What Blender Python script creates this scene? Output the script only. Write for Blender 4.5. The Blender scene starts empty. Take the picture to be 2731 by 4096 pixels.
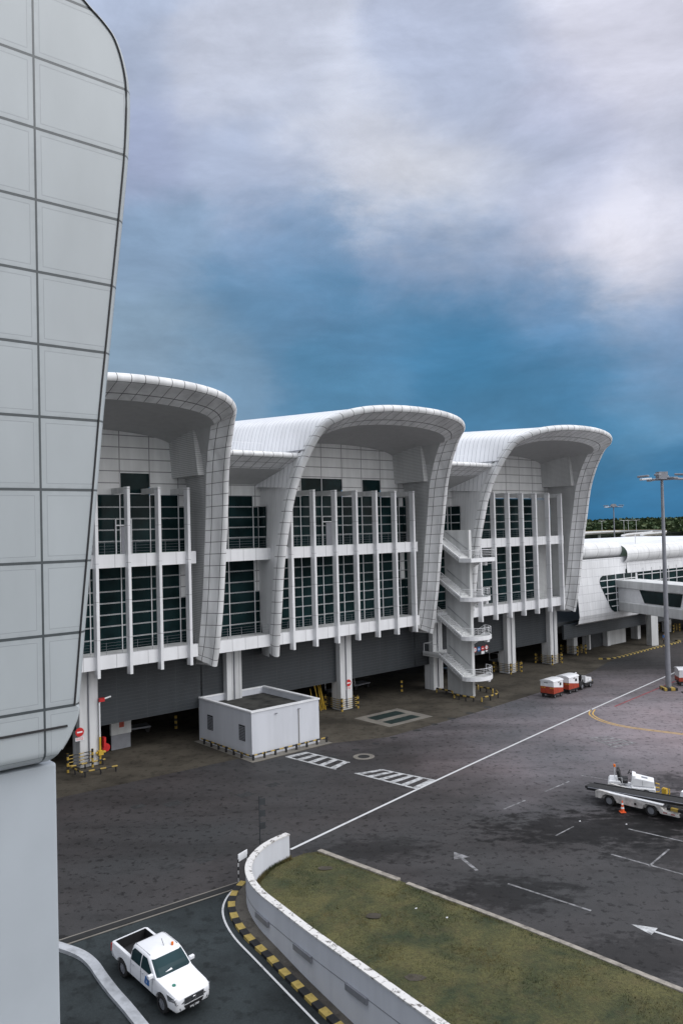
import bpy, bmesh, math, random
from mathutils import Vector, Matrix, geometry
random.seed(7)
R = math.radians
sc = bpy.context.scene
COL = sc.collection
# ------------------------------------------------------------------ frame of the terminal
TH = math.atan(2131/1830.0)
U = Vector((math.sin(TH), math.cos(TH), 0))      # along the facade
N = Vector((math.cos(TH), -math.sin(TH), 0))     # out of the facade
N0 = -64.1
ROT = math.pi/2 - TH
def W(s, n, z=0.0): return U*s + N*(n+N0) + Vector((0, 0, z))

# ------------------------------------------------------------------ materials
def newmat(name):
    m = bpy.data.materials.new(name); m.use_nodes = True
    nt = m.node_tree
    return m, nt, nt.nodes['Principled BSDF']
def nd(nt, t, **k):
    n = nt.nodes.new(t)
    for a, b in k.items(): setattr(n, a, b)
    return n
def math_(nt, op, a, b=None, c=None, clamp=False):
    n = nt.nodes.new('ShaderNodeMath'); n.operation = op; n.use_clamp = clamp
    for i, v in enumerate((a, b, c)):
        if v is None: continue
        if isinstance(v, (int, float)): n.inputs[i].default_value = v
        else: nt.links.new(v, n.inputs[i])
    return n.outputs[0]
def mixc(nt, fac, a, b, mode='MIX'):
    n = nt.nodes.new('ShaderNodeMix'); n.data_type = 'RGBA'; n.blend_type = mode
    for i, v in ((0, fac), (6, a), (7, b)):
        if isinstance(v, (int, float)): n.inputs[i].default_value = v
        elif isinstance(v, tuple): n.inputs[i].default_value = (v + (1,))[:4]
        else: nt.links.new(v, n.inputs[i])
    return n.outputs[2]
def noise(nt, scale, detail=4, vec=None, rough=.55, dist=0.):
    n = nt.nodes.new('ShaderNodeTexNoise'); n.inputs['Scale'].default_value = scale
    n.inputs['Detail'].default_value = detail; n.inputs['Roughness'].default_value = rough
    n.inputs['Distortion'].default_value = dist
    if vec is not None: nt.links.new(vec, n.inputs['Vector'])
    return n.outputs['Fac']
def mapping(nt, vec, scale=(1, 1, 1), loc=(0, 0, 0), rot=(0, 0, 0)):
    n = nt.nodes.new('ShaderNodeMapping'); nt.links.new(vec, n.inputs[0])
    n.inputs['Scale'].default_value = scale; n.inputs['Location'].default_value = loc
    n.inputs['Rotation'].default_value = rot
    return n.outputs[0]
def ramp(nt, fac, stops, interp='LINEAR'):
    n = nt.nodes.new('ShaderNodeValToRGB'); nt.links.new(fac, n.inputs[0])
    cr = n.color_ramp; cr.interpolation = interp
    while len(cr.elements) < len(stops): cr.elements.new(.5)
    for e, (p, c) in zip(cr.elements, stops):
        e.position = p; e.color = (c + (1,))[:4] if isinstance(c, tuple) else (c, c, c, 1)
    return n.outputs[0]
def coords(nt, which='Object'):
    n = nt.nodes.new('ShaderNodeTexCoord'); return n.outputs[which]
def bump(nt, bsdf, h, strength=.3, dist=.02):
    n = nt.nodes.new('ShaderNodeBump'); n.inputs['Strength'].default_value = strength
    n.inputs['Distance'].default_value = dist
    nt.links.new(h, n.inputs['Height']); nt.links.new(n.outputs[0], bsdf.inputs['Normal'])

MATS = {}
def plain(name, col, rough=.6, metal=0., var=.12, scale=1.5, spec=None, streak=False):
    """painted surface with uneven tone and grime"""
    m, nt, b = newmat(name)
    v = coords(nt)
    if streak: v = mapping(nt, v, (1, 1, .12))
    f = noise(nt, scale, 5, v)
    f2 = ramp(nt, f, [(.3, 1-var*1.6), (.6, 1.0)])
    c = mixc(nt, 1.0, tuple(col), f2, 'MULTIPLY')
    nt.links.new(c, b.inputs['Base Color'])
    b.inputs['Roughness'].default_value = rough; b.inputs['Metallic'].default_value = metal
    if spec is not None: b.inputs['Specular IOR Level'].default_value = spec
    MATS[name] = m; return m
def lines_fac(nt, u, pitch, off, w):
    """1 on a line of width w every pitch metres"""
    a = math_(nt, 'ADD', u, -off)
    a = math_(nt, 'DIVIDE', a, pitch)
    a = math_(nt, 'FRACT', a)
    a = math_(nt, 'MINIMUM', a, math_(nt, 'SUBTRACT', 1.0, a))
    return math_(nt, 'LESS_THAN', a, w/(2*pitch))
def panel(name, col, pu, pv, ou=0, ov=0, w=.05, joint=(.05, .05, .055), rough=.45, var=.08, wv=None, extra=None, jointmix=.85, metal=0.):
    """cladding panels with dark joints, laid out in metres of UV"""
    m, nt, b = newmat(name)
    uv = coords(nt, 'UV')
    s = nd(nt, 'ShaderNodeSeparateXYZ'); nt.links.new(uv, s.inputs[0])
    fs = []
    if pu: fs.append(lines_fac(nt, s.outputs[0], pu, ou, w))
    if pv: fs.append(lines_fac(nt, s.outputs[1], pv, ov, wv or w))
    f = fs[0]
    for g in fs[1:]: f = math_(nt, 'MAXIMUM', f, g)
    # tone differs a little from panel to panel, and dirt runs down
    if pu and pv:
        cu = math_(nt, 'FLOOR', math_(nt, 'DIVIDE', math_(nt, 'ADD', s.outputs[0], -ou), pu))
        cv = math_(nt, 'FLOOR', math_(nt, 'DIVIDE', math_(nt, 'ADD', s.outputs[1], -ov), pv))
        cmb = nd(nt, 'ShaderNodeCombineXYZ'); nt.links.new(cu, cmb.inputs[0]); nt.links.new(cv, cmb.inputs[1])
        wn = nd(nt, 'ShaderNodeTexWhiteNoise'); nt.links.new(cmb.outputs[0], wn.inputs[0])
        tone = math_(nt, 'MULTIPLY_ADD', wn.outputs[0], .07, .93)
    else: tone = 1.0
    ob = coords(nt)
    d = noise(nt, 1.2, 6, mapping(nt, ob, (1, 1, .15)))
    d = ramp(nt, d, [(.3, 1-var*2), (.62, 1.)])
    d2 = noise(nt, .25, 3, ob); d2 = ramp(nt, d2, [(.35, .93), (.6, 1.)])
    c = mixc(nt, 1., tuple(col), d, 'MULTIPLY'); c = mixc(nt, 1., c, d2, 'MULTIPLY')
    if tone != 1.0: c = mixc(nt, 1., c, tone, 'MULTIPLY')
    c = mixc(nt, math_(nt, 'MULTIPLY', f, jointmix), c, joint)
    nt.links.new(c, b.inputs['Base Color']); b.inputs['Roughness'].default_value = rough
    b.inputs['Metallic'].default_value = metal
    bump(nt, b, math_(nt, 'SUBTRACT', 1.0, f), .4, .03)
    MATS[name] = m; return m
WH = (.78, .79, .80)
panel('tile', WH, 1.07, 0, w=.045, jointmix=.8)             # cross joints of the rounded frame (along it: see tile2)
panel('tile2', (.84, .85, .86), 1.07, 1.0, w=.052, var=.12, jointmix=.95, joint=(.03, .03, .035))
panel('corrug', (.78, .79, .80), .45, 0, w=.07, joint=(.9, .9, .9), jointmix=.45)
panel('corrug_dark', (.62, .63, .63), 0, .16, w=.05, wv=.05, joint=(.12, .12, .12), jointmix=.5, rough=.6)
panel('roofseam', (.90, .91, .93), 0, .62, w=.05, wv=.06, joint=(.34, .35, .38), jointmix=.8, rough=.35, var=.04)
panel('wallpanel', (.82, .83, .83), 2.8, 1.03, ou=.55, ov=22.3, w=.085, joint=(.15, .15, .16), jointmix=.8)
panel('fascia', (.82, .83, .85), 1.4, 0, ou=.2, w=.035, joint=(.12, .12, .13), jointmix=.7, var=.05)
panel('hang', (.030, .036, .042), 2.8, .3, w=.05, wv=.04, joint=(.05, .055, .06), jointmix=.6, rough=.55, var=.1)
panel('finmat', (.80, .81, .83), 0, 3.05, ov=1.35, w=.04, joint=(.15, .15, .16), jointmix=.6, var=.05)
panel('columnp', (.70, .71, .72), .78, 0, ou=.02, w=.04, joint=(.15, .16, .17), jointmix=.7, var=.12)
panel('linkpanel', (.80, .81, .83), 1.45, 1.15, w=.04, joint=(.25, .26, .28), jointmix=.6, var=.06)
panel('linktube', (.84, .85, .86), 3.2, 1.2, w=.09, wv=.04, joint=(.25, .25, .27), jointmix=.7, var=.08)
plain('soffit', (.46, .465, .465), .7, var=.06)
plain('white', (.82, .83, .85), .5, var=.08)
plain('concrete_white', (.62, .63, .63), .8, var=.12, streak=True)
plain('render_white', (.61, .63, .68), .75, var=.07, streak=True, scale=.9)
plain('metal_white', (.75, .76, .78), .4, var=.03)
plain('metal_grey', (.28, .29, .32), .45, .3, var=.1)
plain('dark', (.012, .013, .015), .6, var=.1)
plain('rubber', (.02, .02, .021), .75, var=.2, scale=6)
plain('chrome', (.7, .7, .72), .15, 1., var=.03)
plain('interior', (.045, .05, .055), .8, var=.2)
plain('bright_orange', (.80, .11, .02), .5, var=.1, scale=4)
plain('beacon', (.85, .2, .02), .25)
plain('red', (.55, .02, .02), .45, var=.08, scale=5)
plain('blue', (.02, .14, .42), .45, var=.05, scale=5)
plain('yellow', (.62, .40, .04), .55, var=.2, scale=4)
plain('black', (.018, .018, .02), .6, var=.15, scale=4)
plain('carpaint', (.80, .81, .84), .22, var=.02, spec=.6)
plain('cartred', (.40, .055, .025), .5, var=.2, scale=3)
plain('skin', (.35, .2, .13), .6)
plain('asphalt_dark', (.018, .019, .02), .9, var=.2, scale=3)
plain('bark', (.09, .07, .05), .9)
plain('green_decal', (.03, .2, .14), .5)
plain('panelgreen', (.012, .028, .026), .6, var=.2)
def glass(name, col=(.010, .022, .022), rough=.12):
    m, nt, b = newmat(name)
    v = coords(nt)
    f = noise(nt, .35, 3, v)
    c = mixc(nt, ramp(nt, f, [(.35, 0.), (.65, 1.)]), tuple(col), tuple(x*2.4 for x in col))
    nt.links.new(c, b.inputs['Base Color']); b.inputs['Roughness'].default_value = rough
    b.inputs['Specular IOR Level'].default_value = .07
    MATS[name] = m
glass('glass', (.0048, .0125, .0135), .1); glass('carglass', (.015, .03, .034), .05)
def stripes(name, c1, c2, pitch, axis=0, var=.2):
    m, nt, b = newmat(name)
    uv = coords(nt, 'UV'); s = nd(nt, 'ShaderNodeSeparateXYZ'); nt.links.new(uv, s.inputs[0])
    a = math_(nt, 'FRACT', math_(nt, 'DIVIDE', s.outputs[axis], pitch))
    a = math_(nt, 'GREATER_THAN', a, .5)
    d = ramp(nt, noise(nt, 5, 4, coords(nt)), [(.3, 1-var), (.6, 1.)])
    c = mixc(nt, 1., mixc(nt, a, c1, c2), d, 'MULTIPLY')
    nt.links.new(c, b.inputs['Base Color']); b.inputs['Roughness'].default_value = .6
    MATS[name] = m
stripes('striped', (.42, .29, .06), (.015, .015, .017), .9)
stripes('striped_post', (.45, .30, .05), (.015, .015, .017), .5, 1)
stripes('striped_kerb', (.50, .37, .10), (.014, .015, .017), 1.04, 0, .35)
stripes('striped_white', (.8, .8, .8), (.015, .015, .017), .4, 1)
stripes('striped_red', (.7, .7, .7), (.4, .03, .03), .5)
stripes('striped_redw', (.7, .7, .7), (.4, .03, .03), .5, 1)
# asphalt
def asphalt(name, base=(.046, .048, .050), warm=(.064, .056, .056), old=True):
    m, nt, b = newmat(name)
    v = coords(nt)
    big = ramp(nt, noise(nt, .045, 4, v), [(.35, 0.), (.65, 1.)])
    c = mixc(nt, big, base, warm)
    band = noise(nt, .22, 5, mapping(nt, v, (.28, 1.6, 1), rot=(0, 0, -ROT)))     # tyre-worn lanes along the road
    c = mixc(nt, 1., c, ramp(nt, band, [(.3, .72), (.52, 1.), (.75, 1.15)]), 'MULTIPLY')
    spots = ramp(nt, noise(nt, .9, 6, mapping(nt, v, (1, 1, 1), rot=(0, 0, .6)), .62), [(.38, .62), (.50, 1.)])
    c = mixc(nt, .4, c, spots, 'MULTIPLY')
    sp2 = ramp(nt, noise(nt, 2.3, 4, v, .6), [(.36, .45), (.44, 1.)])
    c = mixc(nt, 1., c, sp2, 'MULTIPLY')
    grain = ramp(nt, noise(nt, 14, 3, v), [(.3, .86), (.7, 1.14)])
    c = mixc(nt, 1., c, grain, 'MULTIPLY')
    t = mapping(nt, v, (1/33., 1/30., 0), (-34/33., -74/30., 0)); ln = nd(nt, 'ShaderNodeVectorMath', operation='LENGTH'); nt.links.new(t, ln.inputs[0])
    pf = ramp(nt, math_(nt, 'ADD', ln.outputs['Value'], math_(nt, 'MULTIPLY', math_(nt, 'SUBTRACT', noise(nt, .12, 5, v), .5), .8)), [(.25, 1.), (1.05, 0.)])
    c = mixc(nt, pf, c, mixc(nt, 1., c, (4.1, 3.9, 4.15), 'MULTIPLY'))  # paler worn asphalt, with the distant sky sheen put into the base colour
    # oil stains on the stands, cloudy blotches with positions of their own
    for (x, y, rx, ry, k) in ((16.0, 49.8, 9.5, 3.6, .30), (23, 52, 9, 5, .42), (27, 58, 7, 3, .5), (8, 41.5, 4.5, 2.2, .5), (19.5, 46.0, 6, 3, .6), (1.5, 47.5, 4, 2.2, .7), (12, 35, 6, 2.2, .7)):
        t = mapping(nt, v, (1/rx, 1/ry, 0), (-x/rx, -y/ry, 0))
        ln = nd(nt, 'ShaderNodeVectorMath', operation='LENGTH'); nt.links.new(t, ln.inputs[0])
        r = math_(nt, 'ADD', ln.outputs['Value'], math_(nt, 'MULTIPLY', math_(nt, 'SUBTRACT', noise(nt, .8, 9, mapping(nt, v, (1, 1.7, 1), rot=(0, 0, .5)), .72), .5), 3.4))
        f = ramp(nt, r, [(.55, k*.8), (.95, 1.)])
        c = mixc(nt, 1., c, f, 'MULTIPLY')
    nt.links.new(c, b.inputs['Base Color']); b.inputs['Roughness'].default_value = .6
    b.inputs['Specular IOR Level'].default_value = .16
    bump(nt, b, noise(nt, 25, 3, v), .25, .02)
    MATS[name] = m
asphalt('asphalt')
def asphalt2(name, base):
    m, nt, b = newmat(name); v = coords(nt)
    c = mixc(nt, ramp(nt, noise(nt, .12, 4, v), [(.3, 0.), (.7, 1.)]), base, tuple(x*.72 for x in base))
    c = mixc(nt, 1., c, ramp(nt, noise(nt, 12, 4, v), [(.3, .84), (.7, 1.14)]), 'MULTIPLY')
    c = mixc(nt, .7, c, ramp(nt, noise(nt, 1.6, 6, v), [(.36, .5), (.46, 1.)]), 'MULTIPLY'); c = mixc(nt, 1., c, ramp(nt, noise(nt, .3, 5, v), [(.36, .62), (.56, 1.12)]), 'MULTIPLY')
    nt.links.new(c, b.inputs['Base Color']); b.inputs['Roughness'].default_value = .85
    b.inputs['Specular IOR Level'].default_value = .2
    bump(nt, b, noise(nt, 25, 3, v), .25, .02)
    MATS[name] = m
asphalt2('asphalt_ramp', (.034, .042, .045))
asphalt2('concrete_slab', (.088, .078, .062))
asphalt2('pavement', (.13, .12, .105))
def paint(name, col, wear=.5):
    m, nt, b = newmat(name); v = coords(nt)
    f = ramp(nt, noise(nt, 2.2, 6, v, .65), [(wear-.12, 0.), (wear+.12, 1.)])
    c = mixc(nt, f, (.07, .07, .073), col)
    nt.links.new(c, b.inputs['Base Color']); b.inputs['Roughness'].default_value = .7
    MATS[name] = m
paint('paint_white', (.52, .53, .54), .42); paint('paint_worn', (.30, .30, .31), .52)
paint('paint_yellow', (.60, .38, .10), .33); paint('paint_red', (.28, .04, .05), .4); paint('paint_line', (.6, .61, .62), .3)
# grass
m, nt, b = newmat('grass'); v = coords(nt)
c = mixc(nt, ramp(nt, noise(nt, .33, 6, v, .65, .4), [(.36, 0.), (.62, 1.)]), (.028, .040, .014), (.098, .092, .031))
c = mixc(nt, ramp(nt, noise(nt, 1.1, 5, v), [(.5, 0.), (.75, .35)]), c, (.10, .07, .03))
c = mixc(nt, 1., c, ramp(nt, noise(nt, 9, 5, v, .7), [(.3, .55), (.7, 1.4)]), 'MULTIPLY')
nt.links.new(c, b.inputs['Base Color']); b.inputs['Roughness'].default_value = .9
bump(nt, b, noise(nt, 14, 5, v, .7), .8, .08); MATS['grass'] = m
# wall coping, lichen-stained
m, nt, b = newmat('coping'); v = coords(nt)
c = mixc(nt, ramp(nt, noise(nt, 3.2, 7, mapping(nt, v, (1, 1, .4)), .7, .6), [(.37, 0.), (.47, 1.)]), (.10, .09, .08), (.66, .65, .64))
nt.links.new(c, b.inputs['Base Color']); b.inputs['Roughness'].default_value = .85; MATS['coping'] = m
# leaf / forest
def leafmat(name, c1, c2):
    m, nt, b = newmat(name); v = coords(nt)
    oi = nd(nt, 'ShaderNodeNewGeometry')
    c = mixc(nt, ramp(nt, noise(nt, .12, 4, v), [(.3, 0.), (.7, 1.)]), c1, c2)
    c = mixc(nt, 1., c, ramp(nt, oi.outputs['Random Per Island'], [(0, .6), (1, 1.35)]), 'MULTIPLY')
    nt.links.new(c, b.inputs['Base Color']); b.inputs['Roughness'].default_value = .8; MATS[name] = m
leafmat('leaf', (.035, .075, .032), (.085, .11, .04))
# foreground wing: big framed panels
m, nt, b = newmat('towerpanel'); uv = coords(nt, 'UV'); s = nd(nt, 'ShaderNodeSeparateXYZ'); nt.links.new(uv, s.inputs[0])
def dist_line(u, pitch, off):
    a = math_(nt, 'FRACT', math_(nt, 'DIVIDE', math_(nt, 'ADD', u, -off), pitch))
    return math_(nt, 'MULTIPLY', math_(nt, 'MINIMUM', a, math_(nt, 'SUBTRACT', 1., a)), pitch)
dz = dist_line(s.outputs[1], 1.235, 16.07); du = dist_line(s.outputs[0], 1.75, 4.92)
j = math_(nt, 'MAXIMUM', math_(nt, 'LESS_THAN', dz, .024), math_(nt, 'LESS_THAN', du, .019))
def ring(a, b_, e, wd): return math_(nt, 'MULTIPLY', math_(nt, 'LESS_THAN', math_(nt, 'ABSOLUTE', math_(nt, 'SUBTRACT', a, e)), wd), math_(nt, 'GREATER_THAN', b_, e-.004))
fr = math_(nt, 'MAXIMUM', ring(dz, du, .105, .006), ring(du, dz, .105, .006))
c = mixc(nt, 1., (.385, .42, .44), ramp(nt, noise(nt, .8, 5, mapping(nt, coords(nt), (1, 1, .4))), [(.3, .90), (.62, 1.)]), 'MULTIPLY')
near = math_(nt, 'MAXIMUM', ramp(nt, dz, [(.0, .30), (.12, 0.)]), ramp(nt, du, [(.0, .22), (.12, 0.)]))
grime = math_(nt, 'MULTIPLY', near, ramp(nt, noise(nt, 5, 6, coords(nt)), [(.4, .15), (.62, 1.)]))
c = mixc(nt, grime, c, (.16, .18, .19))
c = mixc(nt, math_(nt, 'MULTIPLY', fr, .6), c, (.25, .27, .29)); c = mixc(nt, math_(nt, 'MULTIPLY', j, .93), c, (.035, .045, .05))
nt.links.new(c, b.inputs['Base Color']); b.inputs['Roughness'].default_value = .3
bump(nt, b, math_(nt, 'SUBTRACT', 1., math_(nt, 'MAXIMUM', j, math_(nt, 'MULTIPLY', fr, .4))), .5, .02); MATS['towerpanel'] = m

# ------------------------------------------------------------------ mesh builder
class MB:
    def __init__(s): s.v = []; s.f = []; s.uv = []; s.m = []
    def face(s, idx, uv=None, mi=0):
        s.f.append(tuple(idx)); s.m.append(mi)
        if uv is None:
            P = [Vector(s.v[i]) for i in idx]
            n = geometry.normal(P) if len(P) > 2 else Vector((0, 0, 1))
            a = [abs(t) for t in n]
            if a[2] > .75: uv = [(p.x, p.y) for p in P]
            elif a[0] > a[1]: uv = [(p.y, p.z) for p in P]
            else: uv = [(p.x, p.z) for p in P]
        s.uv.append(uv)
    def add(s, pts): k = len(s.v); s.v += [tuple(p) for p in pts]; return k
    def quad(s, a, b, c, d, uv=None, mi=0): k = s.add((a, b, c, d)); s.face((k, k+1, k+2, k+3), uv, mi)
    def poly(s, pts, mi=0): k = s.add(pts); s.face(range(k, k+len(pts)), None, mi)
    def box(s, x0, x1, y0, y1, z0, z1, mi=0, skip=''):
        k = s.add([(x0, y0, z0), (x1, y0, z0), (x1, y1, z0), (x0, y1, z0), (x0, y0, z1), (x1, y0, z1), (x1, y1, z1), (x0, y1, z1)])
        for nm, f in (('b', (3, 2, 1, 0)), ('t', (4, 5, 6, 7)), ('f', (0, 1, 5, 4)), ('k', (2, 3, 7, 6)), ('l', (3, 0, 4, 7)), ('r', (1, 2, 6, 5))):
            if nm not in skip: s.face([k+i for i in f], None, mi)
        return s
    def hexa(s, p, mi=0):
        """8 corners: bottom ring then top ring"""
        k = s.add(p)
        for f in ((3, 2, 1, 0), (4, 5, 6, 7), (0, 1, 5, 4), (1, 2, 6, 5), (2, 3, 7, 6), (3, 0, 4, 7)): s.face([k+i for i in f], None, mi)
        return s
    def obox(s, c, sx, sy, sz, rz=0, mi=0, rx=0, ry=0):
        M = Matrix.Translation(c) @ Matrix.Rotation(rz, 4, 'Z') @ Matrix.Rotation(ry, 4, 'Y') @ Matrix.Rotation(rx, 4, 'X')
        return s.hexa([M @ Vector((a*sx/2, b*sy/2, c_*sz/2)) for c_ in (-1, 1) for a, b in ((-1, -1), (1, -1), (1, 1), (-1, 1))], mi)
    def tube(s, pts, r, n=8, cap=True, mi=0, closed=False):
        pts = [Vector(p) for p in pts]; rs = r if isinstance(r, (list, tuple)) else [r]*len(pts)
        rings = []; L = 0; up = None
        for i, p in enumerate(pts):
            if closed: d = (pts[(i+1) % len(pts)]-pts[i-1])
            else: d = (pts[min(i+1, len(pts)-1)]-pts[max(i-1, 0)])
            d.normalize()
            if up is None: up = Vector((0, 0, 1)) if abs(d.z) < .9 else Vector((1, 0, 0))
            a = d.cross(up); 
            if a.length < 1e-4: a = d.cross(Vector((0, 1, 0)))
            a.normalize(); b = a.cross(d).normalized()
            if i: L += (p-pts[i-1]).length
            k = s.add([p+a*math.cos(t)*rs[i]+b*math.sin(t)*rs[i] for t in [2*math.pi*j/n for j in range(n)]])
            rings.append((k, L))
        segs = list(zip(rings, rings[1:]))
        if closed: segs.append((rings[-1], (rings[0][0], rings[-1][1]+(pts[0]-pts[-1]).length)))
        vert = abs((pts[-1]-pts[0]).z) > .9*(pts[-1]-pts[0]).length if not closed else False
        for (k0, l0), (k1, l1) in segs:
            for j in range(n):
                j2 = (j+1) % n
                uv = [(l0, j/n), (l0, (j+1)/n), (l1, (j+1)/n), (l1, j/n)]
                if vert: uv = [(b_, a_) for a_, b_ in uv]
                s.face((k0+j, k0+j2, k1+j2, k1+j), uv, mi)
        if cap and not closed:
            s.face([rings[0][0]+j for j in range(n)][::-1], None, mi); s.face([rings[-1][0]+j for j in range(n)], None, mi)
        return s
    def grid(s, rows, uvs=None, mi=0, closeu=False):
        n = len(rows[0]); ks = [s.add(r) for r in rows]
        for i in range(len(rows)-1):
            for j in range(n-1 if not closeu else n):
                j2 = (j+1) % n
                uv = None if uvs is None else [uvs[i][j], uvs[i][j2], uvs[i+1][j2], uvs[i+1][j]]
                s.face((ks[i]+j, ks[i]+j2, ks[i+1]+j2, ks[i+1]+j), uv, mi)
        return s
    def prism(s, pts, y0, y1, mi=0):
        """outline in (x,z) extruded in y"""
        k = s.add([(x, y0, z) for x, z in pts]+[(x, y1, z) for x, z in pts]); n = len(pts)
        s.face(range(k, k+n), None, mi); s.face(range(k+2*n-1, k+n-1, -1), None, mi)
        for i in range(n):
            j = (i+1) % n; s.face((k+j, k+i, k+n+i, k+n+j), None, mi)
        return s
    def slab(s, pts, z0, z1, mi=0):
        """outline in (x,y) between two heights"""
        k = s.add([(x, y, z0) for x, y in pts]+[(x, y, z1) for x, y in pts]); n = len(pts)
        s.face(range(k+n-1, k-1, -1), None, mi); s.face(range(k+n, k+2*n), None, mi)
        for i in range(n):
            j = (i+1) % n; s.face((k+i, k+j, k+n+j, k+n+i), None, mi)
        return s
    def build(s, name, mats, parent=None, smooth=False, bevel=0, loc=None, rz=0, fixn=True):
        me = bpy.data.meshes.new(name); me.from_pydata(s.v, [], s.f)
        uvl = me.uv_layers.new(name='UVMap')
        i = 0
        for u in s.uv:
            for t in u: uvl.data[i].uv = t; i += 1
        for m in (mats if isinstance(mats, (list, tuple)) else [mats]): me.materials.append(MATS[m])
        for p, mi in zip(me.polygons, s.m): p.material_index = mi
        if fixn:
            bm = bmesh.new(); bm.from_mesh(me); bmesh.ops.remove_doubles(bm, verts=bm.verts, dist=1e-5)
            bmesh.ops.recalc_face_normals(bm, faces=bm.faces); bm.to_mesh(me); bm.free()
        if smooth:
            for p in me.polygons: p.use_smooth = True
            me.set_sharp_from_angle(angle=R(smooth if smooth is not True else 40))
        o = bpy.data.objects.new(name, me); COL.objects.link(o); o.parent = parent
        if loc is not None: o.location = loc
        o.rotation_euler.z = rz
        if bevel:
            md = o.modifiers.new('bevel', 'BEVEL'); md.width = bevel; md.segments = 2; md.limit_method = 'ANGLE'; md.angle_limit = R(35)
        return o
def thing(name, label, cat, loc=(0, 0, 0), rz=0, group=None):
    o = bpy.data.objects.new(name, None); COL.objects.link(o); o.location = loc; o.rotation_euler = (0, 0, rz)
    o['label'] = label; o['category'] = cat; o.empty_display_size = .5
    if group: o['group'] = group
    return o
def tag(o, label, cat, group=None):
    o['label'] = label; o['category'] = cat
    if group: o['group'] = group
    return o
def struct(o, kind='structure'): o['kind'] = kind; return o
def copy_tree(o, parent=None):
    c = o.copy(); COL.objects.link(c); c.parent = parent
    for ch in list(o.children): copy_tree(ch, c)
    return c
def text(body, size, loc, rot, mat, parent, name='lettering', extrude=.004, align='CENTER'):
    cu = bpy.data.curves.new(name, 'FONT'); cu.body = body; cu.size = size; cu.extrude = extrude
    cu.align_x = align; cu.align_y = 'CENTER'; cu.materials.append(MATS[mat])
    o = bpy.data.objects.new(name, cu)
    me = None
    COL.objects.link(o)
    dg = bpy.context.evaluated_depsgraph_get(); me = bpy.data.meshes.new_from_object(o.evaluated_get(dg))
    bpy.data.objects.remove(o)
    o = bpy.data.objects.new(name, me); COL.objects.link(o); o.parent = parent; o.location = loc; o.rotation_euler = rot
    return o
def catmull(pts, n):
    out = []; P = [pts[0]]+list(pts)+[pts[-1]]
    for i in range(1, len(P)-2):
        for k in range(n):
            t = k/n
            out.append(tuple(.5*((2*P[i][c])+(-P[i-1][c]+P[i+1][c])*t+(2*P[i-1][c]-5*P[i][c]+4*P[i+1][c]-P[i+2][c])*t*t+(-P[i-1][c]+3*P[i][c]-3*P[i+1][c]+P[i+2][c])*t**3) for c in range(len(pts[0]))))
    out.append(tuple(pts[-1])); return out
# ================================================================== TERMINAL HALLS
HALF = [(10.92, 7.0, 3.1), (11.0, 8, 3.3), (11.06, 10, 3.68), (11.1, 12, 4.0), (11.12, 14, 4.28), (11.1, 16, 4.57), (11.02, 18, 4.95),
        (10.9, 20, 5.4), (10.72, 22, 5.85), (10.42, 24, 6.5), (10.03, 26, 7.5), (9.76, 27.2, 8.3), (9.5, 28.1, 9.0), (9.15, 28.75, 9.75),
        (8.55, 29.2, 10.5), (7.6, 29.62, 11.15), (6.3, 29.92, 11.65), (4.6, 30.13, 12.0), (2.4, 30.27, 12.25), (0, 30.32, 12.3)]
_h = catmull(HALF, 4)
PATH = [(-w, z, n) for w, z, n in _h] + [(w, z, n) for w, z, n in _h[::-1][1:]]
def path_frames():
    out = []; L = 0
    for i, (x, z, n) in enumerate(PATH):
        a = PATH[max(i-1, 0)]; b = PATH[min(i+1, len(PATH)-1)]
        tx, tz = b[0]-a[0], b[1]-a[1]; l = math.hypot(tx, tz); tx /= l; tz /= l
        ix, iz = tz, -tx                       # inward normal (path runs left leg -> apex -> right leg)
        if i: p = PATH[i-1]; L += math.dist((x, z, n), p)
        out.append((x, z, n, ix, iz, L))
    return out
FR = path_frames()
def lerp(a, b, t): return a+(b-a)*t
def section(i_, g):
    pts = [(0, .95), (0, .40)]
    for k in range(1, 8):
        a = math.pi*k/8; pts.append((.375-.375*math.cos(a), .40-.40*math.sin(a)))
    ie, be = lerp(1.50, 1.58, g), lerp(1.42, 2.45, g)
    pts += [(.75, .40), (lerp(.75, ie, .4), lerp(.4, be, .4)), (lerp(.75, ie, .82), lerp(.4, be, .82)), (ie, be)]
    return pts
SECV = [0]
_s = section(0, 0)
for a, b_ in zip(_s, _s[1:]): SECV.append(SECV[-1]+math.dist(a, b_))
OUT_W = 10.3       # half width of the hall's side wall at the glass line
def wall_w(w): return OUT_W + (w-11)*.8
NB = .1
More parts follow.
